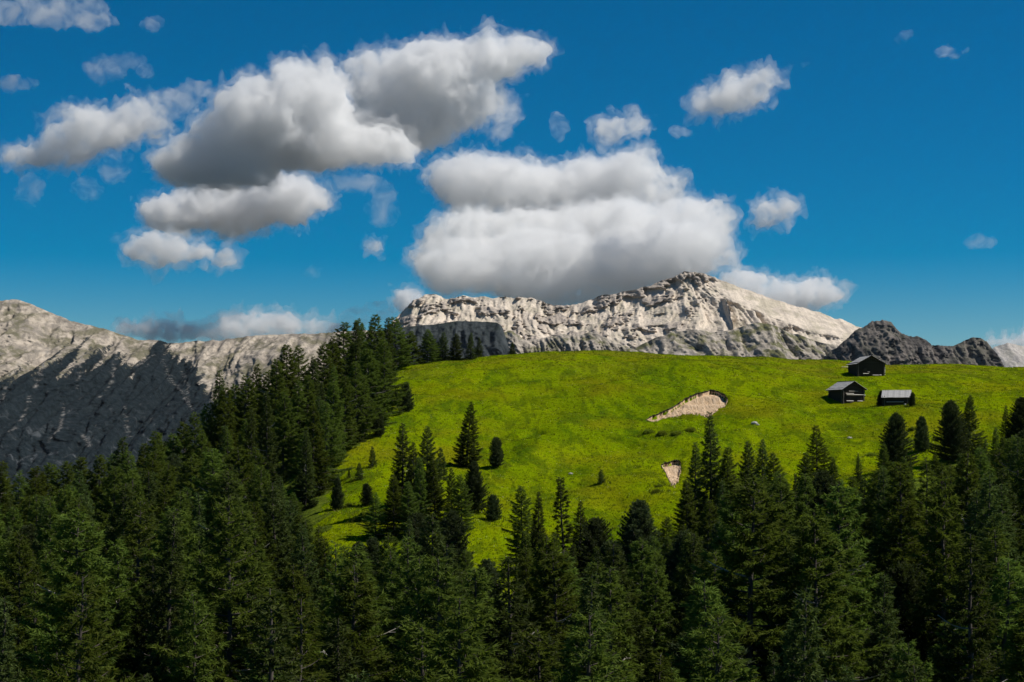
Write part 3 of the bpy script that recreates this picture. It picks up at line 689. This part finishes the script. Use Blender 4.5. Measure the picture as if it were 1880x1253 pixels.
    P, Dv, L_, W_ = map(np.concatenate, (LP, LD, LL, LW))
    V = tri_leaves(P, Dv, L_, W_, g)
    crown = mesh_np('crown', V, np.arange(len(V)).reshape(-1, 3), M['pine' if kind == 'pine' else ('larch' if kind == 'larch' else 'spruce')])
    FF = np.concatenate(TF); mi = np.zeros(len(FF), int)
    for o0, n0 in deadf: mi[(FF[:, 0] >= o0) & (FF[:, 0] < o0 + n0)] = 1
    trunk = mesh_np('trunk', np.concatenate(TV), FF, M['bark'], mats=mi); trunk.materials.append(M['deadwood'])
    return trunk, crown, H, len(V) // 3
def bushm(seed):
    g = np.random.default_rng(seed); n = 2600
    u = norm(g.normal(size=(n, 3))); u[:, 2] = abs(u[:, 2]); r = g.uniform(0.55, 1, n)[:, None] * (1 + 0.3 * noise3(u[:, 0] * 2 + seed, u[:, 1] * 2, u[:, 2] * 2))[:, None]
    P = u * r * np.array([1, 1, 1.0]) * (0.75 + 0.5 * np.abs(noise3(u[:, 0] * 5, u[:, 1] * 5, seed + .5)))[:, None]; Dv = norm(0.5 * u + g.normal(0, .7, (n, 3)) + np.array([0, 0, .5]))
    V = tri_leaves(P, Dv, g.uniform(.12, .3, n), g.uniform(.05, .1, n), g)
    TV, TF, off = [], [], 0
    for k in range(7):
        a = g.uniform(0, 6.28); e = np.array([math.cos(a) * .5, math.sin(a) * .5, .7]); v, f = tube([np.zeros(3), e * .5, e], [.03, .02, .01], 4)
        TV.append(v); TF.append(f + off); off += len(v)
    return mesh_np('trunk', np.concatenate(TV), np.concatenate(TF), M['bark']), mesh_np('crown', V, np.arange(len(V)).reshape(-1, 3), M['shrub']), 1.0, n

PROTO = {'larch': [conifer('larch', 100 + i, 16.0, R) for i, R in enumerate((3.1, 3.5, 2.8, 3.3, 3.7))] + [conifer('larch', 150, 16.0, 2.5, 80, 0.14, 2.3), conifer('larch', 151, 16.0, 3.9, 90, 0.10, 2.2), conifer('larch', 152, 16.0, 3.0, 130, 0.04, 2.3)],
         'spruce': [conifer('spruce', 200 + i, 16.0, R, 125) for i, R in enumerate((3.0, 3.5, 2.6, 2.3))],
         'small': [conifer('spruce', 230 + i, 6.0, R, 60, 0.03, 2.6) for i, R in enumerate((1.5, 1.9))],
         'pine': [conifer('pine', 300 + i, 7.0, R, 130, 0.03, 2.6) for i, R in enumerate((1.9, 2.3, 1.75))],
         'bigpine': [conifer('pine', 330 + i, 13.0, R, 210, 0.04, 2.2) for i, R in enumerate((3.4, 3.0))],
         'snag': [conifer('snag', 400, 15.0, 2.7, 120, 0.08, 3.2)],
         'shrub': [bushm(500), bushm(501)]}
print('tris', {k: [p[3] for p in v] for k, v in PROTO.items()})
NAME = {'larch': 'larch_tree', 'spruce': 'spruce_tree', 'small': 'spruce_tree', 'pine': 'pine_tree', 'bigpine': 'pine_tree', 'snag': 'dead_spruce', 'shrub': 'shrub'}
CAT = {'shrub': 'shrub'}
placed = []
tr = random.Random(77)
def plant(kind, px, d, h, label, group, wide=1.0):
    T, C, H0, _ = PROTO[kind][tr.randrange(len(PROTO[kind]))]
    s = h / H0
    z = float(ground(px, d)) - 0.15
    o = obj(NAME[kind], None, None, label, CAT.get(kind, 'tree'), group, loc=(X(px, d), d, z), rz=tr.uniform(0, 6.28), scale=(s * wide, s * wide, s))
    o.rotation_euler = (tr.gauss(0, .02), tr.gauss(0, .02), o.rotation_euler.z)
    obj('trunk', T, o); obj('crown', C, o)
    placed.append((X(px, d), d)); return o
def tree(kind, px, vtop, label, vbase=None, d=None, group='trees standing out from the forest', wide=1.0):
    if d is None: d = hit(px, vbase)
    z = float(ground(px, d)) - 0.15
    h = (HV - vtop) * d / F - z
    return plant(kind, px, d, max(h, 0.4), label, group, wide)

# trees on the open meadow
tree('pine', 745, 705, 'compact dark pine on the meadow beside the tall forest edge', 757, wide=0.95)
tree('spruce', 855, 738, 'tall broad spruce, tallest of those on the open meadow', 858, wide=1.55)
tree('pine', 912, 806, 'plump egg-shaped pine right of the tallest meadow spruce', 857, wide=1.15)
tree('spruce', 740, 777, 'tall pointed spruce at the front left of the meadow clump', 950, wide=1.4)
tree('spruce', 783, 783, 'narrow spruce behind the front left spruce of the meadow clump', 925, wide=1.3)
tree('spruce', 762, 812, 'dark spruce squeezed between the two pointed meadow spruces', 955, wide=1.25)
tree('larch', 770, 840, 'green larch below the pointed meadow spruces', d=246)
tree('small', 812, 822, 'short young spruce at the foot of the tallest meadow spruce', 880)
tree('larch', 830, 860, 'light larch under the tallest meadow spruce', d=250, wide=0.9)
for px_, vt_, vb_, lb_ in [(722, 872, 985, 'larch at the left foot of the meadow clump'), (800, 845, 968, 'larch in the middle of the meadow clump'), (848, 872, 975, 'larch at the right foot of the meadow clump'), (752, 885, 990, 'low larch in front of the meadow clump'), (690, 905, 990, 'little larch left of the meadow clump')]:
    tree('larch', px_, vt_, lb_, vb_, wide=1.35)
tree('bigpine', 872, 850, 'rounded pine below the egg-shaped pine', 942, wide=1.0)
tree('pine', 907, 911, 'small tilted pine alone at the lower edge of the meadow', 957)
tree('small', 685, 820, 'small spruce on the grassy slope below the tall forest', 858)
tree('small', 660, 850, 'tiny spruce left of the small slope spruce', 882)
tree('small', 641, 862, 'tiniest seedling spruce on the grassy slope', 878)
tree('pine', 618, 880, 'slim young pine at the left edge of the grassy slope', 937, wide=0.8)
tree('pine', 675, 890, 'young pine in front of the pointed spruces on the grass', 930, wide=0.95)
tree('small', 1105, 862, 'tiny pine alone in the middle of the lower meadow', 889, wide=1.3)
tree('pine', 695, 752, 'dark pine at the foot of the tall forest edge', 802)
tree('small', 660, 770, 'young spruce on the edge of the tall forest', 812)
tree('pine', 1617, 719, 'dark bush left of the small low hut', 746, wide=1.1)
tree('pine', 1674, 722, 'dark bush right of the small low hut', 746, wide=1.1)
tree('pine', 1692, 768, 'dark columnar pine standing in bright grass below the small hut', 829, wide=1.0)
# spruces along the crest
for px, vt, d, lab in [(727, 583, 440, 'tallest larch at the left end of the crest row'), (757, 608, 446, 'second tree in the crest row'), (742, 612, 452, 'small tree between the first two of the crest row'),
                       (785, 605, 448, 'third tree in the crest row'), (812, 610, 452, 'fourth tree in the crest row'), (838, 612, 450, 'fifth tree in the crest row'),
                       (864, 611, 449, 'sixth tree in the crest row'), (878, 620, 455, 'last tree at the right end of the crest row'), (940, 628, 462, 'lone little spruce on the crest right of the row'), (800, 622, 458, 'small tree behind the crest row gap')]:
    tree('larch' if px % 2 else 'spruce', px, vt, lab, d=d, group='row of trees along the crest', wide=1.95)
# trees on the lower rim of the meadow
RIM = [('larch', 962, 893, 216, 'pale topped larch at the lower rim of the meadow'), ('spruce', 992, 903, 214, 'dark spruce right of the pale topped larch'), ('snag', 1037, 876, 207, 'thin ragged half dead spruce rising above the lower rim'),
       ('spruce', 1064, 920, 210, 'short pointed spruce right of the ragged half dead one'), ('bigpine', 1095, 955, 202, 'round pine right of the short pointed spruce'), ('bigpine', 1172, 924, 200, 'broad round-topped pine under the small earth patch'),
       ('larch', 1225, 950, 208, 'bright larch below the small earth patch'), ('larch', 1200, 985, 190, 'larch in front of the broad round-topped pine'),
       ('spruce', 1306, 757, 226, 'tallest dark spruce, its tip touching the long scar'), ('spruce', 1275, 812, 229, 'dark spruce left of the tallest one below the scar'), ('larch', 1338, 822, 224, 'dark larch right of the tallest spruce below the scar'), ('larch', 1262, 880, 222, 'larch right beside the small earth patch'),
       ('spruce', 1376, 810, 240, 'left of two small spruces below the white boulder'), ('spruce', 1398, 806, 236, 'right of two small spruces below the white boulder'), ('larch', 1424, 832, 232, 'larch right of the two small spruces'),
       ('larch', 1500, 783, 240, 'broad larch with a pointed top below the left barn'), ('larch', 1476, 830, 233, 'larch on the left flank of the broad pointed one'), ('larch', 1530, 840, 232, 'larch on the right flank of the broad pointed one'),
       ('spruce', 1576, 833, 252, 'slim dark spruce between two broad larches'), ('bigpine', 1645, 761, 262, 'dark pine left of the columnar one, below the hut'), ('larch', 1622, 815, 250, 'larch under the pine below the hut'),
       ('bigpine', 1750, 738, 270, 'round headed dark pine of the pair on the right'), ('spruce', 1777, 725, 274, 'pointed spruce of the dark pair on the right'), ('larch', 1800, 800, 258, 'larch at the foot of the dark pair'),
       ('spruce', 1850, 745, 270, 'spruce near the right edge of the photo'), ('bigpine', 1876, 733, 268, 'dark tree cut by the right edge of the photo'), ('larch', 1828, 785, 258, 'larch left of the right edge spruce'), ('larch', 1715, 830, 252, 'larch below the columnar pine')]
for k, px, vt, d, lab in RIM: tree(k, px, vt, lab, d=d, group='trees on the lower rim of the meadow', wide=1.3)
# tall wood on the left shoulder of the hill, outline trees
LEFT = [('larch', 632, 592, 372), ('spruce', 647, 590, 366), ('larch', 662, 586, 378), ('larch', 690, 578, 356), ('spruce', 704, 583, 362), ('larch', 612, 618, 360), ('larch', 592, 630, 352), ('spruce', 574, 655, 346), ('larch', 552, 636, 356),
        ('larch', 524, 634, 350), ('larch', 508, 660, 336), ('larch', 489, 680, 340), ('spruce', 468, 668, 346), ('larch', 450, 690, 332), ('larch', 430, 706, 340), ('spruce', 398, 680, 330), ('larch', 412, 712, 322), ('larch', 380, 742, 330),
        ('larch', 358, 758, 318), ('larch', 340, 775, 326), ('larch', 312, 796, 318), ('larch', 290, 793, 308), ('larch', 266, 815, 322), ('spruce', 221, 803, 310), ('larch', 238, 830, 300), ('larch', 200, 832, 318), ('larch', 178, 836, 306),
        ('larch', 150, 840, 312), ('larch', 121, 848, 300), ('larch', 92, 852, 314), ('larch', 62, 858, 304), ('larch', 30, 865, 312), ('larch', 4, 848, 296), ('larch', -26, 856, 300),
        ('larch', 706, 625, 345), ('larch', 682, 640, 332), ('larch', 655, 665, 322), ('larch', 632, 690, 314), ('larch', 606, 700, 306), ('larch', 668, 690, 326), ('larch', 598, 740, 292), ('larch', 575, 745, 286), ('spruce', 560, 790, 276), ('larch', 545, 700, 318), ('larch', 520, 720, 308)]
ordw = ['first', 'second', 'third', 'fourth', 'fifth', 'sixth', 'seventh', 'eighth', 'ninth', 'tenth', 'eleventh', 'twelfth', 'thirteenth', 'fourteenth', 'fifteenth', 'sixteenth', 'seventeenth', 'eighteenth', 'nineteenth', 'twentieth']
def label_rank(items, fmt):
    out = {}
    for n, it in enumerate(sorted(items, key=lambda i: i[1])):
        k = n + 1
        w = ordw[n] if n < 20 else f'{k}th'
        out[it] = fmt(w)
    return out
lab = {}
sky_part = [t for t in LEFT[:34]]; edge_part = LEFT[34:]
for kk in ('larch', 'spruce'):
    lab.update(label_rank([t for t in sky_part if t[0] == kk], lambda w: f'{w} {kk} from the left along the skyline of the left wood'))
    lab.update(label_rank([t for t in edge_part if t[0] == kk], lambda w: f'{w} {kk} from the left in the tall wood edge facing the meadow'))
for t in LEFT:
    k, px, vt, d = t
    tree(k, px, vt, lab[t], d=d, group='tall wood on the left shoulder of the hill', wide=tr.uniform(1.2, 1.45))

# the packed forest: fill by rejection
FARL = ([-200, 0, 60, 120, 180, 230, 290, 340, 390, 430, 470, 520, 560, 600, 640, 690, 700], [870, 866, 874, 864, 850, 845, 815, 792, 760, 730, 700, 668, 660, 655, 640, 640, 660])
NEARL = ([-200, 0, 150, 300, 400, 480, 540, 580, 610, 640, 700, 720, 760, 860, 890, 925, 945, 1000, 1060, 1110, 1150, 1210, 1250, 1300, 1350, 1400, 1440, 1500, 1550, 1600, 1650, 1720, 1800, 1900, 2100],
         [880, 880, 860, 830, 800, 810, 850, 940, 975, 995, 975, 950, 930, 945, 985, 1045, 975, 960, 985, 1000, 990, 985, 940, 862, 872, 862, 868, 850, 872, 852, 835, 836, 800, 785, 785])
fill = []
gr = random.Random(4242)
tries = 0
pts = np.array(placed)
while tries < 60000 and len(fill) < 470:
    tries += 1
    d = gr.uniform(165, 268) if tries < 9000 else 92 + (400 - 92) * gr.random() ** 1.2
    px = gr.uniform(-70, 1950)
    if d > 270 and px > 715: continue
    if tries < 9000 and len(fill) > 225: continue
    z = float(ground(px, d)) - 0.15; vb = HV - z * F / d
    if in_poly(np.array(px), np.array(vb), MEADOW): continue
    if d > 268 and px > 690: continue
    h = gr.uniform(12, 25) if d < 300 else gr.uniform(12, 18)
    hw = 0.11 * h * F / d
    fx, fy = (FARL if d > 268 else NEARL)
    lim = max(np.interp(px + q * hw, fx, fy) for q in (-0.8, 0, 0.8))
    lim += gr.random() ** 1.5 * (60 if px < 1200 else 28)
    hmax = (HV - lim) * d / F - z
    if hmax < 7: continue
    h = min(h, hmax)
    if HV - (z + h) * F / d > 1290: continue
    x = X(px, d)
    m = 4.3 if d < 190 else 3.7
    if len(pts) and np.min((pts[:, 0] - x) ** 2 + (pts[:, 1] - d) ** 2) < m * m: continue
    kind = gr.choices(['larch', 'spruce', 'bigpine', 'snag'], [0.62, 0.25, 0.09, 0.04])[0]
    if kind == 'bigpine': h = min(h, 15)
    fill.append((kind, px, d, h)); pts = np.vstack([pts, (x, d)])
print('fill', len(fill), 'tries', tries)
PLACE = [(260, 'below the grey mountain'), (480, 'below the rocky saddle'), (640, 'below the tall left wood'), (800, 'below the pointed meadow spruces'), (960, 'below the egg-shaped pine'), (1150, 'below the ragged half dead spruce'),
         (1330, 'below the earth scars'), (1480, 'below the white boulder'), (1600, 'below the left barn'), (1740, 'below the small hut'), (3000, 'at the right edge')]
def bin_of(t):
    row = 'front' if t[2] < 125 else ('middle' if t[2] < 190 else 'rear')
    return t[0], row, next(n for lim, n in PLACE if t[1] < lim)
bins = {}
for t in fill: bins.setdefault(bin_of(t), []).append(t)
KW = {'larch': 'feathery larch', 'spruce': 'dark spruce', 'bigpine': 'round pine', 'snag': 'ragged half dead spruce'}
for (kind, row, place), ts in bins.items():
    if len(ts) == 1: ls = {ts[0]: f'only {KW[kind]} in the {row} forest rank {place}'}
    else: ls = label_rank(ts, lambda w: f'{w} {KW[kind]} from the left, {row} forest rank, {place}')
    for t in ts: plant(kind, t[1], t[2], t[3], ls[t], 'trees of the packed forest', gr.uniform(1.05, 1.45) if t[2] < 150 else gr.uniform(1.0, 1.4))

# low shrubs at the wood's edge
SH = [(640, 930, .9, 'pale shrub in the grass under the slim young pine'), (655, 958, 1.0, 'pale shrub at the bottom of the grassy slope'), (668, 945, .8, 'pale shrub left of the pointed meadow spruces'), (625, 842, .8, 'green shrub at the wood edge above the seedlings'), (640, 826, .9, 'green shrub just under the tall wood'),
      (1190, 795, 1.2, 'low green shrub in the hollow below the long scar, left end'), (1215, 799, 1.3, 'low green shrub in the hollow below the long scar, second'), (1240, 798, 1.2, 'low green shrub in the hollow below the long scar, third'), (1268, 792, 1.2, 'low green shrub in the hollow below the long scar, right end'),
      (1668, 812, 1.2, 'pale leafy shrub left of the columnar pine'), (1676, 790, 1.0, 'pale leafy shrub above the left of the columnar pine'), (1712, 822, 1.2, 'pale leafy shrub right of the columnar pine'), (1722, 808, 1.0, 'pale leafy shrub farther right of the columnar pine'),
      (1600, 838, 1.0, 'pale shrub right of the slim dark spruce'), (1205, 905, .9, 'dry shrub below the small earth patch'), (1212, 893, .7, 'dry tuft of shrub at the left foot of the small earth patch'), (705, 768, .6, 'small shrub at the foot of the dark pine')]
for px, v, h, lb in SH: plant('shrub', px, hit(px, v), h * 0.7, lb, 'low shrubs at the edge of the wood', 1.3)

# ------------------------------------------------------------------ grass tufts (nobody could count them)
g = np.random.default_rng(9)
def tufts(name, n, poly, hmin, hmax, mat, label, blades=4, jitter=0.18):
    px = g.uniform(560, 1960, n * 2); d = g.uniform(205, 455, n * 2)
    z = terrain_z(px, d); vb = HV - z * F / d
    m = in_poly(px, vb, poly) if poly else np.ones(len(px), bool)
    for s in SCARS:
        dt, db = np.interp(px, s['px'], s['dt']), np.interp(px, s['px'], s['db'])
        m &= ~((px > s['px'][0]) & (px < s['px'][-1]) & (d > db - 0.3) & (d < dt + 0.2))
    px, d, z = px[m][:n], d[m][:n], z[m][:n]; x = X(px, d)
    P = np.repeat(np.stack([x, d, z - 0.02], 1), blades, 0); k = len(P)
    P[:, :2] += g.normal(0, jitter, (k, 2))
    Dv = norm(np.stack([g.normal(0, .45, k), g.normal(0, .45, k), np.ones(k)], 1))
    V = tri_leaves(P, Dv, g.uniform(hmin, hmax, k), g.uniform(.05, .11, k), g)
    return obj(name, mesh_np(name, V, np.arange(len(V)).reshape(-1, 3), mat), label=label, kind='stuff')
tufts('grass', 80000, GRASS, 0.10, 0.28, M['blade'], 'short green meadow grass', 4)
def rough_grass():
    gg = np.random.default_rng(31); spots = [(x, y) for x, y in placed if 205 < y < 450]
    P = []
    for x, y in spots:
        n = 45; r = gg.uniform(0.3, 2.2, n); a = gg.uniform(0, 6.28, n); P.append(np.stack([x + r * np.cos(a), y + r * np.sin(a)], 1))
    P = np.concatenate(P); z = ground(P[:, 0] * F / P[:, 1] + 940, P[:, 1]); P = np.repeat(np.column_stack([P, z - 0.03]), 3, 0); k = len(P)
    P[:, :2] += gg.normal(0, .1, (k, 2)); Dv = norm(np.stack([gg.normal(0, .35, k), gg.normal(0, .35, k), np.ones(k)], 1))
    V = tri_leaves(P, Dv, gg.uniform(.25, .65, k), gg.uniform(.05, .12, k), gg)
    obj('rough_grass', mesh_np('rough_grass', V, np.arange(len(V)).reshape(-1, 3), M['roughblade']), label='long rough grass round the foot of the meadow trees', kind='stuff')
rough_grass()
tufts('tussocks', 2600, GRASS, 0.22, 0.48, M['roughblade'], 'darker grass tussocks dotted over the meadow', 9, 0.14)
tufts('flowers', 3200, GRASS, 0.10, 0.20, M['flower'], 'pale yellow flowers flecking the meadow', 3, 0.25)
DRY = [(590, 890), (650, 830), (700, 795), (715, 800), (660, 850), (640, 900), (665, 960), (600, 990)]
tufts('dry_grass', 2500, DRY, 0.2, 0.45, M['dryblade'], 'pale dry grass along the wood edge', 5, 0.3)

# ------------------------------------------------------------------ thin mountain air
HAZE = 4e-6
def haze():
    s = NT('thin_air'); v = s.n('ShaderNodeVolumePrincipled'); v.inputs['Color'].default_value = (0.86, 0.92, 1.0, 1)
    v.inputs['Density'].default_value = HAZE; v.inputs['Density Attribute'].default_value = ''; v.inputs['Anisotropy'].default_value = 0.2
    s.t.links.new(v.outputs[0], s.out.inputs['Volume'])
    o = obj('haze', unit_box('haze', s.m), label='thin bluish mountain air over the valley', kind='stuff', loc=(0, 2600, 225), scale=(18400, 15400, 850))
haze()

# ------------------------------------------------------------------ clouds
def ico(n):
    import bmesh
    bm = bmesh.new(); bmesh.ops.create_icosphere(bm, subdivisions=n, radius=1.0); bm.verts.index_update()
    V = np.array([v.co[:] for v in bm.verts]); Fc = np.array([[v.index for v in f.verts] for f in bm.faces]); bm.free(); return V, Fc
I2, I3 = ico(2), ico(3)
HETERO = True
def cloud_mat(name, dens, aniso=0.35):
    s = NT(name); torn = name.endswith(('thin', 'wisp', 'fringe')); v = s.n('ShaderNodeVolumePrincipled'); v.inputs['Density Attribute'].default_value = ''; v.inputs['Color'].default_value = (0.945, 0.945, 0.945, 1); v.inputs['Density'].default_value = dens; v.inputs['Anisotropy'].default_value = aniso
    if not torn and HETERO and name != 'cloud_fringe': s.put(v.inputs['Density'], s.step(s.noise(s.pos(), 1 / 110, 6, 0.64, 0.6), 0.36, 0.64, dens * 0.04, dens * 2.3))
    if torn: s.put(v.inputs['Density'], s.step(s.noise(s.pos(), 1 / 170, 5, 0.6, 0.8), 0.40, 0.68, 0.0, dens * 1.6))
    s.t.links.new(v.outputs[0], s.out.inputs['Volume']); return s.m
CM = {k: cloud_mat('cloud_' + k, d) for k, d in dict(thick=0.0085, mid=0.0062, thin=0.0034, wisp=0.0018, fringe=0.0028).items()}
def remesh(V, Fc, vox, mat):
    me = mesh_np('tmp', V, Fc); o = bpy.data.objects.new('tmp', me); COL.objects.link(o)
    md = o.modifiers.new('r', 'REMESH'); md.mode = 'VOXEL'; md.voxel_size = vox; md.use_smooth_shade = True
    dg = bpy.context.evaluated_depsgraph_get(); m2 = bpy.data.meshes.new_from_object(o.evaluated_get(dg))
    bpy.data.objects.remove(o); bpy.data.meshes.remove(me)
    m2.materials.clear()
    if mat: m2.materials.append(mat)
    return m2
def cloud(label, blobs, D=13000.0, dens='thick', seed=0, vox=16.0, amp=1.0, billow=26, group='fair weather clouds'):
    g = np.random.default_rng(900 + seed); u = D / F
    TV, TF, off = [], [], 0
    def add(I, c, r):
        nonlocal off
        TV.append(I[0] * r + c); TF.append(I[1] + off); off += len(I[0])
    for (px, v, rx, ry, *yo) in blobs:
        ry2 = min(rx, ry * 1.6) * 0.9
        c = np.array([X(px, D), D + (g.uniform(-.3, .3) * ry2 + (yo[0] if yo else 0)) * u, Z(v, D)]); r = np.array([rx, ry2, ry]) * u
        add(I3, c, r * 0.95)
        for k in range(billow):
            w = norm(g.normal(size=3)); 
            if w[2] < -0.35: w[2] *= 0.4
            s = g.uniform(.16, .42) * min(ry, rx) * u
            add(I2, c + w * r * g.uniform(.78, 1.0), np.array([s * g.uniform(.9, 1.4), s, s * g.uniform(.7, 1)]))
    m2 = remesh(np.concatenate(TV), np.concatenate(TF), vox, None)
    n = len(m2.vertices); co = np.zeros(n * 3, np.float32); m2.vertices.foreach_get('co', co); co = co.reshape(-1, 3).astype(float)
    no = np.zeros(n * 3, np.float32); m2.vertices.foreach_get('normal', no); no = no.reshape(-1, 3)
    s = 95.0
    dsp = amp * (fbm(co[:, 0] / 240, co[:, 1] / 240, co[:, 2] / 240 + seed, 2) * 55 + np.abs(fbm(co[:, 0] / s, co[:, 1] / s, co[:, 2] / s + seed, 4, .6)) * 70 + fbm(co[:, 0] / 36, co[:, 1] / 36, co[:, 2] / 36 + seed, 2) * 16 - 16)
    Fq = np.zeros(len(m2.loops), np.int32); m2.loops.foreach_get('vertex_index', Fq); Fq = Fq.reshape(-1, 4)
    bpy.data.meshes.remove(m2)
    rough = fbm(co[:, 0] / 60, co[:, 1] / 60, co[:, 2] / 60 + seed + 40, 4, .65)
    body = remesh(co + no * dsp[:, None], Fq, vox, CM[dens])
    o = obj('cloud', body, None, label, 'cloud', group)
    if dens in ('thick', 'mid'):      # ragged thin fringe round the body
        fr = remesh(co + no * (dsp * 1.25 + amp * (24 + 90 * np.abs(rough) + 40 * rough))[:, None], Fq, vox, CM['fringe'])
        obj('fringe', fr, o)
    return o
cloud('brightest towering cloud with a dark flat base, left of centre', [(560, 190, 85, 80), (480, 215, 85, 65), (540, 245, 120, 65), (420, 260, 80, 55), (350, 300, 70, 42), (610, 270, 100, 42), (430, 308, 95, 42), (700, 272, 65, 34)], seed=1)
cloud('big cloud with a ragged tail leaning right beside the brightest tower', [(720, 165, 80, 60), (800, 140, 95, 62), (885, 112, 85, 42), (960, 98, 50, 28), (760, 225, 95, 50), (700, 235, 65, 50), (850, 185, 70, 46)], seed=2, D=13600)
cloud('torn wisp hanging under the tail of the big leaning cloud', [(930, 200, 42, 34), (905, 238, 28, 20)], dens='thin', seed=3)
cloud('long grey arm of cloud reaching to the left edge', [(190, 240, 65, 40), (130, 265, 70, 32), (60, 285, 55, 20), (250, 225, 60, 32)], seed=4, dens='mid')
cloud('thin grey veil joining the left arm to the tower', [(310, 190, 60, 28), (365, 165, 40, 16)], seed=5, dens='thin')
cloud('flat white cloud under the dark base of the tower', [(410, 382, 110, 46), (520, 370, 76, 46), (330, 392, 80, 36)], seed=6, dens='thick', D=15200)
cloud('small low white cloud, lowest of the left stack', [(290, 458, 72, 26), (350, 462, 55, 20), (410, 478, 26, 14)], seed=7, dens='thick', D=11800)
cloud('upper tier of the broad layered cloud over the massif', [(880, 335, 95, 52), (965, 348, 95, 46), (1090, 345, 115, 52), (1150, 322, 70, 40), (1212, 352, 50, 26), (1000, 385, 190, 26)], seed=8, D=14700, dens='mid', billow=20)
cloud('broad layered cloud resting above the pale massif', [(865, 432, 88, 46, 0), (1000, 432, 140, 50, 20), (1150, 425, 135, 56, 0), (1250, 425, 82, 58, -20), (1302, 395, 40, 26, 0), (850, 480, 90, 45, -60), (1000, 475, 160, 45, -60), (1180, 470, 130, 50, -70),
    (860, 505, 95, 44, -120), (980, 510, 140, 52, -130), (1130, 500, 135, 54, -120), (1230, 482, 82, 54, -140), (1030, 545, 120, 30, -140)], seed=9, D=14000, dens='mid', billow=18)
cloud('small white puff at the left end of the massif', [(745, 550, 24, 26), (760, 565, 25, 20)], seed=10, D=16500, dens='thick', billow=16)
cloud('white cloud peeking over the right slope of the summit', [(1365, 522, 55, 24), (1430, 535, 60, 24), (1492, 538, 46, 30), (1440, 560, 80, 25)], seed=11, D=14500)
cloud('compact white cloud alone in the upper right sky', [(1352, 172, 46, 32), (1312, 182, 32, 18), (1402, 150, 36, 14), (1345, 198, 40, 13)], seed=12, dens='mid', vox=13)
cloud('small flat cloud left of the compact upper right one', [(1140, 235, 44, 14), (1122, 246, 28, 13), (1175, 226, 24, 11)], seed=13, dens='mid', vox=12)
cloud('small cloud to the right of the broad layered cloud', [(1412, 390, 32, 16), (1400, 406, 26, 15), (1446, 384, 24, 10)], seed=14, dens='mid', vox=12)
cloud('grey bank of cloud behind the rocky saddle', [(290, 602, 58, 16), (350, 608, 60, 16), (450, 600, 58, 22), (520, 604, 45, 20), (400, 614, 85, 14), (240, 602, 24, 10), (585, 606, 45, 12)], seed=15, dens='mid', D=15000)
cloud('bright little cloud top above the saddle bank', [(512, 588, 20, 9), (535, 600, 18, 8)], seed=16, D=14200, vox=10, amp=0.5)
cloud('faint cloud bank just left of the tall wood', [(650, 582, 38, 18), (690, 570, 30, 14)], seed=17, dens='thin', D=15000)
cloud('low white cloud behind the faint right edge peak', [(1842, 632, 34, 15), (1890, 630, 40, 15)], seed=18, D=15500, dens='mid', vox=12)
for i, (bl, lb, dn) in enumerate([([(110, 22, 100, 30), (20, 25, 70, 22), (170, 40, 50, 22)], 'dim grey cloud in the upper left corner', 'thin'), ([(280, 46, 20, 13)], 'scrap of grey cloud right of the corner cloud', 'thin'),
        ([(195, 132, 42, 24), (240, 115, 25, 12)], 'dim torn cloud above the left arm', 'wisp'), ([(266, 136, 18, 11)], 'scrap beside the dim torn cloud', 'thin'), ([(30, 155, 42, 15)], 'thin streak of cloud at the left edge', 'thin'),
        ([(1028, 228, 15, 22)], 'upright wisp right of the leaning cloud', 'thin'), ([(1250, 243, 18, 7)], 'tiny wisp below the compact upper right cloud', 'thin'), ([(1740, 96, 36, 10)], 'thin streak in the far upper right', 'thin'),
        ([(1660, 68, 16, 13)], 'scrap left of the far upper right streak', 'wisp'), ([(50, 350, 22, 32)], 'dim vertical wisp under the left arm', 'wisp'), ([(685, 450, 18, 12)], 'small white scrap left of the broad layered cloud', 'mid'),
        ([(575, 502, 22, 11)], 'grey scrap below the flat white cloud', 'wisp'), ([(705, 385, 30, 40), (660, 340, 60, 20)], 'faint veil left of the broad layered cloud', 'wisp'), ([(1800, 445, 34, 12)], 'faint smudge of cloud at the right', 'wisp'),
        ([(1155, 202, 14, 9)], 'tiny puff above the small flat cloud', 'thin'), ([(1480, 117, 12, 9)], 'tiny wisp right of the compact upper right cloud', 'wisp'), ([(160, 350, 30, 25), (210, 310, 30, 30)], 'dim veil under the left arm', 'wisp')]):
    cloud(lb, bl, seed=30 + i, dens=dn, D=12500, vox=11, amp=0.7, billow=22)
